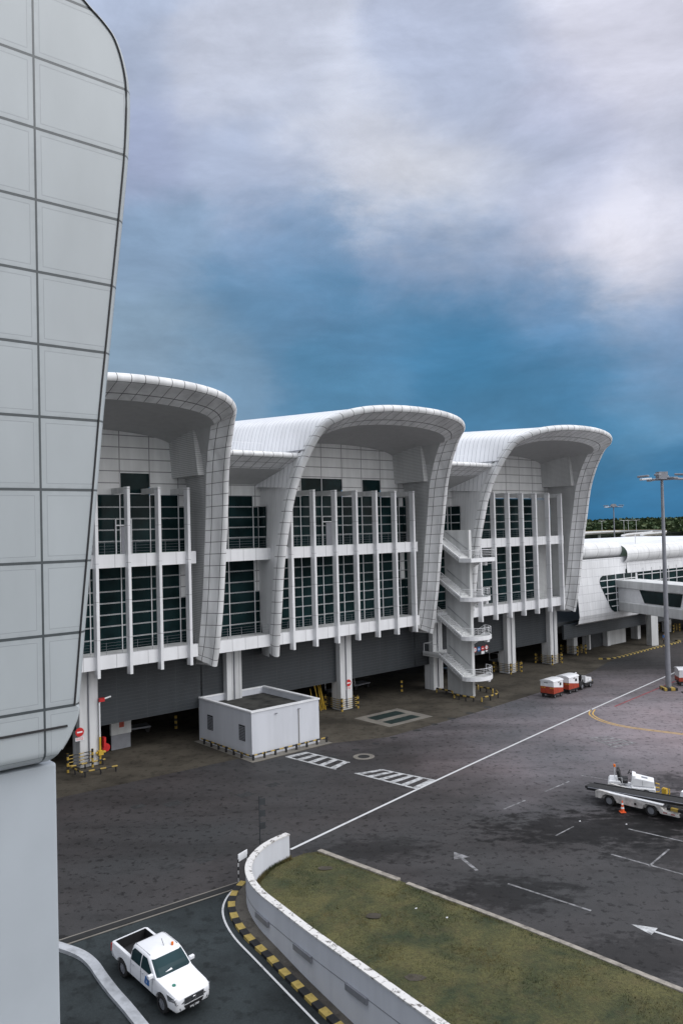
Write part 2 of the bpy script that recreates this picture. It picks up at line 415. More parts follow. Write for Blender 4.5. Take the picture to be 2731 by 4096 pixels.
def build_hall(name, label, sc0, variant, left_gap=True):
    H = thing(name, label, 'terminal hall', W(sc0, 0, 0), ROT)
    # --- rounded portal frame, tiled
    mb = MB(); rows = []; uvs = []
    for (x, z, n, ix, iz, L) in FR:
        g = max(0., -iz)
        rows.append([(x+ix*i, -(n-b_), z+iz*i+.42*b_*max(0, (9.5-z)/2.5)) for i, b_ in section(0, g)]); uvs.append([(L, v-.5) for v in SECV])
    mb.grid(rows, uvs)
    for r in (rows[0], rows[-1]):                                # slanting undersides of the legs
        mb.poly(r)
    mb.build('portal_frame', 'tile2', H, smooth=35)
    # --- side walls of the legs (flaring from the glass line to the frame)
    for sgn in (-1, 1):
        mb = MB(); pts = [f for f in FR if (f[0]*sgn > 0 and f[1] <= 26.3)]
        if sgn > 0: pts = pts[::-1]
        rows = []; uvs = []
        for (x, z, n, ix, iz, L) in pts:
            wb = wall_w(abs(x)); nf = n-.9
            rows.append([(sgn*(abs(x)-.02), -nf, z), (sgn*lerp(abs(x)-.02, wb, .5), -lerp(nf, NB, .5), z), (sgn*wb, -NB, z)])
            d = nf-NB; uvs.append([(0+nf, z), (nf-d*.5, z), (nf-d, z)])
        mb.grid(rows, uvs)
        mb.build('side_wall', 'corrug', H)
        # inner lining
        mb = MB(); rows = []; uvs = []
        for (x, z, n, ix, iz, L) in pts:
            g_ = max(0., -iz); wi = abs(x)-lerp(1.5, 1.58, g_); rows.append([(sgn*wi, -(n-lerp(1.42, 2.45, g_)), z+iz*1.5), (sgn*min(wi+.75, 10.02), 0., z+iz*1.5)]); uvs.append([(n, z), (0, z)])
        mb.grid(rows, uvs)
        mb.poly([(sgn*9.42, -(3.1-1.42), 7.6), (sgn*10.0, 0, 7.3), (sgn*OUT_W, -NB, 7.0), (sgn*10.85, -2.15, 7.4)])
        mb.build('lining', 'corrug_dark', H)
        # boxed-out bracket high up inside
        mb = MB(); nf = 4.55
        mb.hexa([(sgn*8.35, 0, 23.85), (sgn*8.35, -nf, 23.85), (sgn*10.0, -nf-.2, 23.85), (sgn*10.1, 0, 23.85),
                 (sgn*8.05, 0, 28.0), (sgn*7.85, -nf, 28.45), (sgn*8.5, -nf-.2, 28.3), (sgn*8.6, 0, 27.8)])
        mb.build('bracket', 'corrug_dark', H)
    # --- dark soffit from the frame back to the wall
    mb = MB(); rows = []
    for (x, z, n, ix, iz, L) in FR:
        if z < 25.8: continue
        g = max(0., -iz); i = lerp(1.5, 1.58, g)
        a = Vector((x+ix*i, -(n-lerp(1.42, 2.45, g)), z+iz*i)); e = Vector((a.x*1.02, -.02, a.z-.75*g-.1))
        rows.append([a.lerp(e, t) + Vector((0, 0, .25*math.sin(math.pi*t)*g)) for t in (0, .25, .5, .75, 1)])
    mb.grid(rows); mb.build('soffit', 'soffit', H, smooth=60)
    # --- barrel roof
    mb = MB(); rows = []; uvs = []; J = 24
    for (x, z, n, ix, iz, L) in FR:
        if z < 22.5: continue
        r = []; u = []
        for j in range(J+1):
            nn = lerp(n-.8 if z > 25.9 else min(n-.8, 5.7), -62, (j/J)**1.3)
            r.append((x+ix*.12, -nn, z+iz*.12+.06*(11.3-nn))); u.append((L, nn))
        rows.append(r); uvs.append(u)
    mb.grid(rows, uvs); mb.poly([r[-1] for r in rows])
    mb.build('roof', 'roofseam', H, smooth=40)
    for sgn in (-1, 1): MB().obox((sgn*10.02, -5.4, 26.2), .14, 3.6, .07).build('roof_flashing', 'metal_grey', H)
    # --- front wall of white panels, with its openings
    mb = MB(); y = 0.
    gx0, gx1 = -10.02, 10.02
    top = [(10.0, 26.0), (9.6, 27.2), (8.6, 27.9), (6.5, 28.2), (3, 28.4), (0, 28.45)]
    mb.poly([(x, 0, z) for x, z in [(-gx1, 25.0)]+[(-a, b_) for a, b_ in top]+[(a, b_) for a, b_ in top[::-1]]+[(gx1, 25.0)]])
    clere = {'b': [(-5.0, -2.25), (-2.25, .55), (3.4, 6.15)], 'a': [(3.35, 6.15)], 'c': []}[variant]
    xs = sorted({gx0, gx1, *[v for c in clere for v in c]})
    for a, b_ in zip(xs, xs[1:]):
        if (a, b_) in clere: continue
        mb.quad((a, 0, 22.3), (b_, 0, 22.3), (b_, 0, 24.2), (a, 0, 24.2))
    mb.quad((gx0, 0, 24.2), (gx1, 0, 24.2), (gx1, 0, 25.0), (gx0, 0, 25.0))
    for x0, x1, z0, z1 in ((9.02, gx1, 21.25, 22.3), (gx0, -9.0, 21.25, 22.3), (9.02, gx1, 13.15, 16.6), (gx0, -9.0, 13.15, 16.6)): mb.quad((x0, 0, z0), (x1, 0, z0), (x1, 0, z1), (x0, 0, z1))
    mb.build('front_wall', 'wallpanel', H)
    for a, b_ in clere:
        w_ = MB().box(a, b_, .12, .3, 22.3, 24.2).build('clerestory_window', 'glass', H)
        f = MB(); f.box(a, b_, -.02, .12, 22.4, 22.46); f.box(a, a+.06, -.02, .12, 22.3, 24.2); f.build('frame', 'metal_white', w_)
    # --- glazing
    def glazing(z0, z1, x0, x1, rowz, mull, nm='window', yy=.06, thick=.2):
        g_ = MB().box(x0, x1, yy, yy+thick, z0, z1).build(nm, 'glass', H)
        f = MB()
        for z in rowz:
            f.box(x0, x1, yy-.03, yy, z-.045, z-.022); f.box(x0, x1, yy-.03, yy, z+.018, z+.041)
        for x in mull: f.box(x-.035, x+.035, yy-.06, yy+.002, z0, z1)
        f.build('mullions', 'metal_white', g_); return g_
    up = [18.34, 19.31, 20.27, 21.27]; lo = [10.13, 11.17, 12.15, 13.12, 14.1, 15.15]
    mull = [.55+2.8*k for k in range(-3, 4)]
    if variant == 'c': 
        mull_c = [.55+2.8*k for k in range(-3, 3)]
        glazing(17.28, 22.25, gx0, 6.35, up, mull_c); glazing(9.05, 16.6, gx0, 6.35, lo, mull_c)
        for z0, z1 in ((17.28, 22.25), (9.05, 16.6)):
            MB().box(6.35, gx1, .03, .2, z0, z1).build('infill_panel', 'corrug_dark', H)
    else:
        glazing(17.28, 22.3, gx0, gx1, up, mull); glazing(9.05, 16.6, gx0, gx1, lo, mull)
    # the doors behind the balconies
    dx = {'a': [3.6], 'b': [-1.6], 'c': [-6.8]}[variant]; dz0 = {'a': 17.25, 'b': 17.25, 'c': 9.1}[variant]
    for x in dx:
        f = MB(); f.box(x-.75, x-.67, -.12, .02, dz0, dz0+3.); f.box(x+.67, x+.75, -.12, .02, dz0, dz0+3.); f.box(x-.67, x+.67, -.12, .02, dz0+2.4, dz0+2.5)
        f.box(x-.67, x+.67, -.12, .02, dz0+2.95, dz0+3.)
        d = f.build('door_frame', 'metal_white', H); MB().box(x-.2, x+.55, -.05, .0, dz0, dz0+2.35).build('door', 'metal_grey', d)
    # --- balconies: slabs, deep white fascias, railings
    for z0, z1, zs in ((16.22, 17.3, 16.95), (8.08, 9.17, 8.85)):
        MB().box(-10.6, 9.15, -2.58, -2.2, z0, z1).build('fascia', 'fascia', H)
        MB().box(-10.3, 9.13, -2.2, .04, zs-.25, z1-.06).build('balcony_slab', 'concrete_white', H)
        rl = MB()
        for k in range(4): rl.tube([(-10.2, -2.3, z1+.22+.24*k), (9.1, -2.3, z1+.22+.24*k)], .008, 3)
        for k in range(15): rl.tube([(-10.1+k*1.37, -2.3, z1-.05), (-10.1+k*1.37, -2.3, z1+.98)], .014, 4)
        rl.build('railing', 'metal_grey', H)
    # --- fins with their tie beams
    for k in range(7):
        x = 8.27-2.79*k
        f = MB(); f.box(x-.125, x+.125, -3.02, -2.4, 7.46, 22.86)
        fn = f.build('fin', 'finmat', H)
        MB().box(x-.13, x+.13, -2.299, .06, 22.36, 22.84).build('tie_beam', 'concrete_white', fn)
    if variant in 'bc':
        lt = MB()
        for k in range(5): lt.obox((6.9-2.79*k, -.35, 22.78), .5, .35, .12); lt.obox((6.9-2.79*k, -.35, 22.66), .1, .12, .2)
        lt.build('floodlights', 'metal_grey', H)
    # --- undercroft: hanging corrugated screen, columns, ceiling
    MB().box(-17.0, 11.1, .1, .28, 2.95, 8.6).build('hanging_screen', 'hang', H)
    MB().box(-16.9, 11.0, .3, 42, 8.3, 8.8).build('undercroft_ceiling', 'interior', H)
    for x in (.03, -13.75)+((9.25,) if variant == 'c' else ()):
        cf = MB(); cf.box(x-.82, x+.82, -.55, .9, 0, 8.6)
        c_ = cf.build('column', 'columnp', H, bevel=.03)
        p = MB(); p.tube([(x-.05, -.62, .3), (x-.05, -.62, 8.4)], .06, 6); p.build('downpipe', 'metal_grey', c_)
    for x in (.03, -13.75):
        MB().box(x-.6, x+.6, 13, 14.2, 0, 8.3).build('inner_column', 'concrete_white', H)
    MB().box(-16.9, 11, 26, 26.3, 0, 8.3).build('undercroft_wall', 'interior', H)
    # --- the recessed link between this hall and the one to its left
    a, b_ = -27.9+9.6, -9.6
    g1, g2 = -13.8, -10.93
    wl = MB(); wl.quad((a, -.08, 22.3), (b_, -.08, 22.3), (b_, -.08, 25.3), (a, -.08, 25.3))
    wl.build('link_wall', 'wallpanel', H); wl = MB()
    wl.quad((g2, -.08, 21.27), (b_, -.08, 21.27), (b_, -.08, 22.3), (g2, -.08, 22.3)); wl.build('corner_panel', 'wallpanel', H); wl = MB(); wl.quad((g2, -.08, 13.15), (b_, -.08, 13.15), (b_, -.08, 17.3), (g2, -.08, 17.3))
    wl.quad((a, -.08, 16.5), (g2, -.08, 16.5), (g2, -.08, 17.3), (a, -.08, 17.3))
    wl.build('spandrel_panel', 'wallpanel', H)
    for z0, z1, rz in ((17.28, 22.3, up), (9.05, 16.6, lo)):
        glazing(z0, z1, a, b_, rz, [g1, g2], nm='link_window', yy=-.04, thick=.1)
    # glazing that returns round the foot of the side wall
    for z0, z1, rz in ((17.28, 21.25, up[:3]), (9.05, 13.1, lo[:3])):
        w1, w2 = wall_w(11.05)+.02, lerp(wall_w(11.05), 11.05, .46)+.02
        rt = MB(); rt.hexa([(-w1, -.1, z0), (-w2, -1.75, z0), (-w2+.1, -1.75, z0), (-w1+.1, -.1, z0), (-w1, -.1, z1), (-w2, -1.75, z1), (-w2+.1, -1.75, z1), (-w1+.1, -.1, z1)])
        rt_ = rt.build('return_window', 'glass', H); f = MB()
        for z in rz: f.hexa([(-w1-.02, -.1, z-.05), (-w2-.02, -1.75, z-.05), (-w2, -1.75, z-.05), (-w1, -.1, z-.05), (-w1-.02, -.1, z+.05), (-w2-.02, -1.75, z+.05), (-w2, -1.75, z+.05), (-w1, -.1, z+.05)])
        f.hexa([(-w1-.02, -.1, z0), (-w1-.02, -.2, z0), (-w1, -.2, z0), (-w1, -.1, z0), (-w1-.02, -.1, z1), (-w1-.02, -.2, z1), (-w1, -.2, z1), (-w1, -.1, z1)])
        f.build('mullions', 'metal_white', rt_)
    for z0, z1, zs in ((16.22, 17.3, 16.95), (8.08, 9.17, 8.85)):
        MB().box(-17.15, -10.72, -2.581, -2.201, z0, z1).build('link_fascia', 'fascia', H)
        MB().box(-17.1, -10.5, -2.2, -.06, zs-.25, z1-.06).build('link_slab', 'concrete_white', H)
        rl = MB()
        for k in range(4): rl.tube([(-17.1, -2.3, z1+.22+.24*k), (-10.7, -2.3, z1+.22+.24*k)], .008, 3)
        for k in range(5): rl.tube([(-17.0+k*1.5, -2.3, z1-.05), (-17.0+k*1.5, -2.3, z1+.98)], .022, 4)
        rl.build('link_railing', 'metal_grey', H)
    # canopy over the link: rounded lip, tiled slope, plain soffit, valley roof
    cp = MB(); xa, xb = -17.9, -10.0; ns = 12
    prof = [(6.0, 26.02), (6.18, 25.98), (6.29, 25.86), (6.32, 25.72), (6.27, 25.58), (6.12, 25.48), (5.95, 25.45), (4.1, 24.62)]
    rows = []; uvs = []; v = 0
    for i, (n, z) in enumerate(prof):
        if i: v += math.dist(prof[i-1], (n, z))
        rows.append([(lerp(xa, xb, k/ns), -n, z) for k in range(ns+1)]); uvs.append([(lerp(xa, xb, k/ns), v-.82) for k in range(ns+1)])
    cp.grid(rows, uvs); cpo = cp.build('canopy', 'tile2', H, smooth=50)
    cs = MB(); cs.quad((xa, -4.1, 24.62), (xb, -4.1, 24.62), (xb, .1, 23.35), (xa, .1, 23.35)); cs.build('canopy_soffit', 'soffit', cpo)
    vr = MB(); vr.quad((xa, -6.05, 26.02), (xb, -6.05, 26.02), (xb, 60, 26.6), (xa, 60, 26.6)); vr.build('valley_roof', 'roofseam', H)
    r_ = MB(); r_.tube([(-16.5, -4.5, 26.9), (-12.8, -4.5, 26.9)], .012, 4)
    for k in range(4): r_.tube([(-16.5+k*1.23, -4.5, 26.), (-16.5+k*1.23, -4.5, 26.9)], .012, 4)
    r_.build('roof_rail', 'metal_white', H)
    return H
SC = [26.75, 54.65, 82.55]
hallA = build_hall('terminal_hall', 'white barrel-roofed terminal hall nearest the camera, behind the rooftop utility hut', SC[0], 'a')
hallB = build_hall('terminal_hall', 'middle white barrel-roofed terminal hall with its whole arch and all glazing in view', SC[1], 'b')
hallC = build_hall('terminal_hall', 'farthest white arched terminal hall, right of the outdoor staircase', SC[2], 'c')
for h in (hallA, hallB, hallC): h['group'] = 'arched halls of the terminal'

# ================================================================== FOREGROUND WING
nT = 50.6
WG = thing('terminal_wing', 'big pale panelled wall with curved edge on a smooth pier, close at the left', 'building', W(0, nT, 0), ROT)
edge = [(2.2, 29.25), (4.6, 29.15), (5.45, 28.9), (5.93, 28.58), (6.21, 28.38), (6.42, 28.14), (6.58, 27.71), (6.66, 27.13), (6.61, 26.07), (6.48, 24.88), (6.33, 23.65), (6.18, 22.41), (6.03, 21.18), (5.9, 19.95), (5.76, 18.67), (5.62, 17.41), (5.50, 16.2), (5.47, 16.0), (5.43, 15.8), (5.34, 15.5), (5.2, 15.3)]
edge = catmull([(x+(.135 if z > 15.6 else .08), z) for x, z in edge], 3)
mb = MB(); k = len(edge)
XL = -16.
ne = []
for i, (x, z) in enumerate(edge):
    a = edge[max(i-1, 0)]; b_ = edge[min(i+1, k-1)]; tx, tz = b_[0]-a[0], b_[1]-a[1]; l = math.hypot(tx, tz) or 1
    ne.append((tz/l, -tx/l))
def ins(i, d): return (edge[i][0]+ne[i][0]*d, edge[i][1]+ne[i][1]*d)
inner = [ins(i, .19 if edge[i][1] > 16 else .10) for i in range(k)]
for (x0, z0), (x1, z1) in zip(inner, inner[1:]):
    mb.quad((XL, 0, z1), (x1, 0, z1), (x0, 0, z0), (XL, 0, z0))
# lower belly curving back underneath
prev = [(XL, 0, inner[-1][1]), (inner[-1][0], 0, inner[-1][1])]
for a in (15, 30, 45, 60, 75, 90):
    y = .9*(1-math.cos(R(a))); z = inner[-1][1]-.32*math.sin(R(a))
    cur = [(XL, y, z), (inner[-1][0]-.2*math.sin(R(a)), y, z)]
    mb.quad(cur[0], cur[1], prev[1], prev[0]); prev = cur
mb.quad((XL, 3, prev[0][2]), (prev[1][0], 3, prev[0][2]), prev[1], prev[0])
mb.build('panelled_wall', 'towerpanel', WG, smooth=30)
mb = MB(); rows = []
for i in range(k):
    r = []
    d = .19 if edge[i][1] > 16 else .10
    for t, yb in ((1, 0), (.95, .002), (.75, .02), (.5, .06), (.25, .12), (.08, .2), (0, .32), (0, 1.3)):
        p = ins(i, d*t); r.append((p[0], yb, p[1]))
    rows.append(r)
mb.grid(rows, [[(v_, r[j][2]) for j, v_ in enumerate((.10, .11, .13, .16, .19, .22, .26, .9))] for r in rows])
panel('toweredge', (.44, .48, .50), 0, 1.235, ov=16.07, w=.035, joint=(.05, .06, .065), jointmix=.9, rough=.35)
mb.build('curved_edge', 'toweredge', WG, smooth=50)
sm = MB(); sp = [(inner[i][0]+.004, -.012, inner[i][1]) for i in range(k) if edge[i][1] > 16.0]
sm.tube(sp, .018, 5, cap=False); sm.build('seam', 'black', WG)
mb = MB(); mb.box(XL, 2.2, 1.4, 8, 15.4, 29); mb.build('wing_body', 'white', WG)
MB().box(-52, -7, -46, -1.5, -4, 25).build('unseen_shade_block', 'concrete_white', WG)  # unseen mass added left-behind the camera to shade the ramp and pickup side
# belly detail strips
st = MB(); st.box(XL, 5.3, -.03, .0, 15.72, 15.755); st.build('belly_joint', 'black', WG)
# pier below
pr = MB(); pr.box(XL, 5.24, .35, 4.5, -6, 15.05); plain('pier_grey', (.41, .45, .49), .7, var=.05, scale=.5); pr.build('pier', 'pier_grey', WG, bevel=.04)
# ================================================================== GROUND
DL, DR = Vector((-22, 31.2, 0)), Vector((-5.75, 43.35, 0))
DD = (DR-DL).normalized(); DN = Vector((DD.y, -DD.x, 0))          # towards the camera, downhill
def rz_(x, y): return -.09*max(0, (Vector((x, y, 0))-DR).dot(DN))
WALL = catmull([(-3.56, 46.35), (-4.3, 45.5), (-4.9, 44.4), (-5.25, 43.1), (-5.3, 41.9), (-5.02, 40.55), (-4.35, 39.05), (-3.3, 37.45), (-1.75, 35.15), (.4, 32.2), (3.3, 28.2), (7.2, 22.9), (14, 14), (24, 2)], 4)
def offset(path, d):
    out = []
    for i, p in enumerate(path):
        a = Vector(path[max(i-1, 0)][:2]); b_ = Vector(path[min(i+1, len(path)-1)][:2]); t = (b_-a).normalized()
        out.append((p[0]-t.y*d, p[1]+t.x*d))
    return out
wl_in = [p for p in WALL if p[1] <= 43.2]
hole = [(-22, 31.2), (-5.75, 43.35)]+[(p[0], p[1]) for p in wl_in]+[(24, -30), (-60, -30), (-60, 2.7)]
outer = [(-4000, -800), (4000, -800), (4000, 5000), (-4000, 5000)]
def tess(loops, z=None):
    L = [[Vector((x, y, 0)) for x, y in l] for l in loops]
    tris = geometry.tessellate_polygon(L); flat = [v for l in L for v in l]
    return flat, tris
flat, tris = tess([outer, hole])
# the airfield ground: asphalt near, grassland far out
m, nt, b = newmat('field'); v = coords(nt)
ln = nd(nt, 'ShaderNodeVectorMath', operation='LENGTH'); nt.links.new(mapping(nt, v, (1/330., 1/330., 0)), ln.inputs[0])
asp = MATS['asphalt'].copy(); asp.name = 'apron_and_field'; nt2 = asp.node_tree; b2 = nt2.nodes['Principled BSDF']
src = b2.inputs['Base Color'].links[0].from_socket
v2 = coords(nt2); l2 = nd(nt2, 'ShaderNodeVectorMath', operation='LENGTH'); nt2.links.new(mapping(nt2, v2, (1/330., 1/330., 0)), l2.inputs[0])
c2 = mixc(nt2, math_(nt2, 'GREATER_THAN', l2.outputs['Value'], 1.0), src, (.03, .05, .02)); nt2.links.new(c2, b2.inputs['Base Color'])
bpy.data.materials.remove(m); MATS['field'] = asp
mb = MB(); mb.add(flat)
for t in tris: mb.face(t)
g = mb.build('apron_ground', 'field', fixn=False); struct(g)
for p in g.data.polygons:
    if p.normal.z < 0: p.flip()
# sloping ramp road
LW = catmull([(-22, 37.4), (-17.5, 38.1), (-15.3, 37.95), (-13.6, 37.3), (-12.4, 36.75), (-11.6, 36.05), (-10.95, 35.2), (-10.15, 34.2), (-9.4, 33.35), (-8.65, 32.45), (-6.3, 29.6), (-2.5, 25), (8, 12), (20, -5)], 4)
LWs = [p for p in LW if (Vector((p[0], p[1], 0))-DR).dot(DN) > -.05]
rp = [(-9.9+.0, 0)]
ip = LWs[0]
road = [(p[0], p[1], rz_(p[0], p[1])) for p in [DR.lerp(DL, .0)]]
pt0 = DR+DD*((Vector((ip[0], ip[1], 0))-DR).dot(DD))
road = [tuple(DR), (pt0.x, pt0.y, 0)]+[(p[0], p[1], rz_(p[0], p[1])) for p in LWs]+[(24, 2, rz_(24, 2))]+[(p[0], p[1], rz_(p[0], p[1])) for p in wl_in[::-1]]
L = [Vector(p) for p in road]; tr = geometry.tessellate_polygon([L])
mb = MB(); mb.add(L)
for t in tr: mb.face(t)
rd = mb.build('ramp_road', 'asphalt_ramp', fixn=False); struct(rd)
for p in rd.data.polygons:
    if p.normal.z < 0: p.flip()
# lower road left of the white kerb wall
mb = MB(); lowp = [(-60, 2.7), (-22, 31.2), (pt0.x, pt0.y)]+[(p[0], p[1]) for p in LWs]+[(20, -30), (-60, -30)]
L = [Vector((x, y, rz_(x, y)-.1)) for x, y in lowp]; tr = geometry.tessellate_polygon([L]); mb.add(L)
for t in tr: mb.face(t)
lr = mb.build('lower_road', 'asphalt_ramp', fixn=False); struct(lr)
for p in lr.data.polygons:
    if p.normal.z < 0: p.flip()
mb = MB(); mb.quad((-60, 2.7, 0), (pt0.x, pt0.y, 0), (pt0.x, pt0.y, -.4), (-60, 2.7, -.5)); tag(mb.build('abutment_wall', 'concrete_white'), 'low concrete abutment between the apron and the sunken lane at far left', 'wall')

def ribbon(mb, path, w, z=0., h=0., zf=None, mi=0):
    l = offset(path, w/2); r = offset(path, -w/2); d = 0
    for i in range(len(path)-1):
        z0 = z+(zf(*path[i][:2]) if zf else 0); z1 = z+(zf(*path[i+1][:2]) if zf else 0)
        dl = math.dist(path[i][:2], path[i+1][:2]); uv = [(d, 0), (d, w), (d+dl, w), (d+dl, 0)]
        a, b_, c_, e = (l[i][0], l[i][1], z0), (r[i][0], r[i][1], z0), (r[i+1][0], r[i+1][1], z1), (l[i+1][0], l[i+1][1], z1)
        up_ = lambda p: (p[0], p[1], p[2]+h)
        mb.quad(up_(a), up_(b_), up_(c_), up_(e), uv, mi)
        if h:
            mb.quad(a, up_(a), up_(e), e, [(d, 0), (d, h), (d+dl, h), (d+dl, 0)], mi); mb.quad(up_(b_), b_, c_, up_(c_), [(d, h), (d, 0), (d+dl, 0), (d+dl, h)], mi)
            if i == 0: mb.quad(a, b_, up_(b_), up_(a), None, mi)
            if i == len(path)-2: mb.quad(e, up_(e), up_(c_), c_, None, mi)
        d += dl
    return mb
def sn(s, n): p = W(s, n); return (p.x, p.y)
# white low kerb wall, with its outer face dropping to the lower road
mb = MB(); ribbon(mb, LW, .46, -.3, .36, rz_); plain('kerb_paint', (.44, .46, .49), .8, var=.25, scale=2, streak=False); kw = tag(mb.build('kerb_wall', 'kerb_paint'), 'white-topped curved low wall left of the pickup lane', 'wall')
# concrete apron along the terminal
mb = MB(); mb.poly([(*sn(-40, -28), .004), (*sn(160, -28), .004), (*sn(160, 3.6), .004), (*sn(104, 3.9), .004), (*sn(97, 5.2), .004), (*sn(90, 7.4), .004), (*sn(80, 9.6), .004), (*sn(62, 11.2), .004), (*sn(50, 11.5), .004), (*sn(45.2, 9.5), .004), (*sn(37.2, 9.5), .004), (*sn(36.6, 7.5), .004), (*sn(-40, 2.2), .004)])
ss = mb.build('concrete_apron', 'concrete_slab', fixn=False); struct(ss)
for p in ss.data.polygons:
    if p.normal.z < 0: p.flip()
# green sunken strips in a pale frame
mb = MB()
def snbox(mb, s0, s1, n0_, n1_, z, mi=0): mb.quad((*sn(s0, n0_), z), (*sn(s0, n1_), z), (*sn(s1, n1_), z), (*sn(s1, n0_), z), None, mi)
plain('pale_concrete', (.21, .195, .17), .85, var=.2, scale=.8)
snbox(mb, 52.6, 58.6, 4.0, 9.1, .008); struct(mb.build('pale_slab', 'pale_concrete'))
mb = MB(); snbox(mb, 53.6, 57.7, 4.75, 6.2, .012); snbox(mb, 53.5, 57.6, 7.1, 8.35, .012); struct(mb.build('ground_hatches', 'panelgreen'))
# painted markings
def mark(name, mb, mat): o = mb.build(name, mat, fixn=False); struct(o); return o
mb = MB(); LINE = catmull([(-3.5, 47.7), (4.6, 57.5), (13.08, 67.54), (24.4, 80.7), (36.4, 94.5), (49, 109), (64, 128), (90, 160)], 4)
ribbon(mb, LINE, .2, .008); mark('lane_line', mb, 'paint_line')
mb = MB(); Yl = catmull([(25.0, 81.2), (24.2, 79.4), (24.1, 77.8), (24.4, 76.3), (25.1, 74.9), (26.2, 73.6), (27.8, 72.4), (29.9, 70.9), (33, 68.9), (40, 64.5)], 5)
ribbon(mb, offset(Yl, .17), .14, .008); ribbon(mb, offset(Yl, -.17), .14, .008); mark('yellow_line', mb, 'paint_yellow')
def bil(A, B, C, D, u, v):
    a = Vector(A).lerp(Vector(B), u); d = Vector(D).lerp(Vector(C), u); return a.lerp(d, v)
def hatch(A, B, C, D, n, mat, name, w0=.3, w1=.5, side=.12):
    mb = MB()
    for k in range(n):
        v0 = k/(n-.45); v1 = min(v0+w1/n, 1)
        q = [bil(A, B, C, D, u, v) for u, v in ((0, v0), (1, v0), (1, v1), (0, v1))]; mb.quad(*[(p.x, p.y, .012) for p in q])
    for u0, u1 in ((-.06, .04), (.96, 1.06)):
        q = [bil(A, B, C, D, u, v) for u, v in ((u0, 0), (u1, 0), (u1, 1), (u0, 1))]; mb.quad(*[(p.x, p.y, .008) for p in q])
    mark(name, mb, mat)
hatch((-5.14, 67.08), (-3.61, 68.27), (.16, 64.92), (-.91, 63.22), 5, 'paint_white', 'hatched_crossing')
hatch((6.45, 59.87), (5.02, 58.04), (.57, 62.13), (2.51, 62.94), 6, 'paint_white', 'hatched_crossing')
hatch((22.5, 67.4), (24.6, 68.5), (22.9, 70.9), (21.3, 70.7), 5, 'paint_worn', 'hatched_marking')
for pts, w_, mt in (((( 8.3, 42.5), (11.7, 39.35)), .14, 'paint_worn'), (((14.9, 45.9), (18.6, 42.3)), .14, 'paint_worn'), (((13.8, 56.7), (16.2, 58.9)), .14, 'paint_worn'), (((10.3, 53.5), (12.1, 55.1)), .14, 'paint_worn'),
                    (((17.2, 49.6), (23, 44.6)), .14, 'paint_worn'), (((16.4, 44.2), (18.4, 46.4)), .12, 'paint_worn'), (((27.5, 82.2), (45, 101)), .2, 'paint_red'), (((17.5, 60.2), (22, 57)), .12, 'paint_worn'), (((14, 50.2), (12.5, 48.8)), .1, 'paint_worn')):
    mb = MB(); ribbon(mb, pts, w_, .008); mark('painted_line', mb, mt)
def arrow(tip, tail, name, hl=1.1, hw=.95, w_=.2, mat='paint_white'):
    t = Vector(tip); q = Vector(tail); d = (q-t).normalized(); n_ = Vector((-d.y, d.x))
    mb = MB(); a = t+d*hl
    mb.poly([(*t, .008), (*(a+n_*hw*.5), .008), (*(a-n_*hw*.5), .008)][::-1]); mb.quad(*[(*(p), .008) for p in (a+n_*w_/2, a-n_*w_/2, q-n_*w_/2, q+n_*w_/2)])
    mark(name, mb, mat)
plain('patch', (.036, .037, .039), .9, var=.4, scale=3)
arrow((13.15, 37.95), (16.3, 35.2), 'lane_arrow', 1.1, .8, .16, 'paint_white'); arrow((6.05, 46.75), (6.95, 44.2), 'lane_arrow', .95, 1.0, .2, 'paint_worn')
# darker square asphalt patches and a manhole with pale ring
for i, (x, y) in enumerate([(-5.2, 63), (-3.2, 64.8), (-1.2, 66.6), (.7, 68.6), (2.5, 70.4), (4.2, 72.2), (6.5, 74.6), (8.4, 76.7), (10.3, 78.8), (12.4, 80.9), (14.7, 83.4), (24.6, 93.9), (26.4, 95.8), (28.3, 97.9), (-14.6, 55.8), (-12.3, 56.2), (-8.4, 46.6), (-10.1, 45.7), (-7.4, 57.7), (-5.6, 59.8)]):
    mb = MB(); a = .30+.1*random.random(); r = ROT+.05*random.random()
    if i < 14: mb.poly([(x+a*math.cos(t)*1.2, y+a*math.sin(t), .006) for t in [k*math.pi/6 for k in range(12)]])
    else: mb.poly([(x+math.cos(r+t)*a*1.9, y+math.sin(r+t)*a*1.9, .006) for t in (.6, 2.5, 3.75, 5.6)])
    mark('asphalt_patch', mb, 'patch')
mh = thing('manhole', 'round manhole with a pale concrete ring, in the road beyond the hatched crossing', 'manhole', (1.35, 66.5, 0))
mb = MB(); mb.grid([[(r*math.cos(t), r*math.sin(t), .014) for t in [k*2*math.pi/32 for k in range(33)]] for r in (.9, .5)]); mb.build('ring', 'pale_concrete', mh)
MB().slab([(.5*math.cos(t), .5*math.sin(t)) for t in [k*2*math.pi/24 for k in range(24)]], .004, .02).build('lid', 'asphalt_dark', mh)
# drain channel across the top of the ramp
mb = MB(); ribbon(mb, [tuple(DR+DD*.1), tuple(pt0)], .42, .008); o = mb.build('drain_channel', 'asphalt_dark'); tag(o, 'dark grated drain channel across the top of the ramp', 'drain')
mb = MB(); p0, p1 = DR+DD*.1, pt0
ribbon(mb, [tuple(p0+DN*.3), tuple(p1+DN*.3)], .1, .006-.02, .02); o2 = mb.build('edging', 'pale_concrete', o)
mb = MB(); ribbon(mb, [tuple(p0-DN*.3), tuple(p1-DN*.3)], .08, .006-.02, .02); mb.build('edging', 'pale_concrete', o)
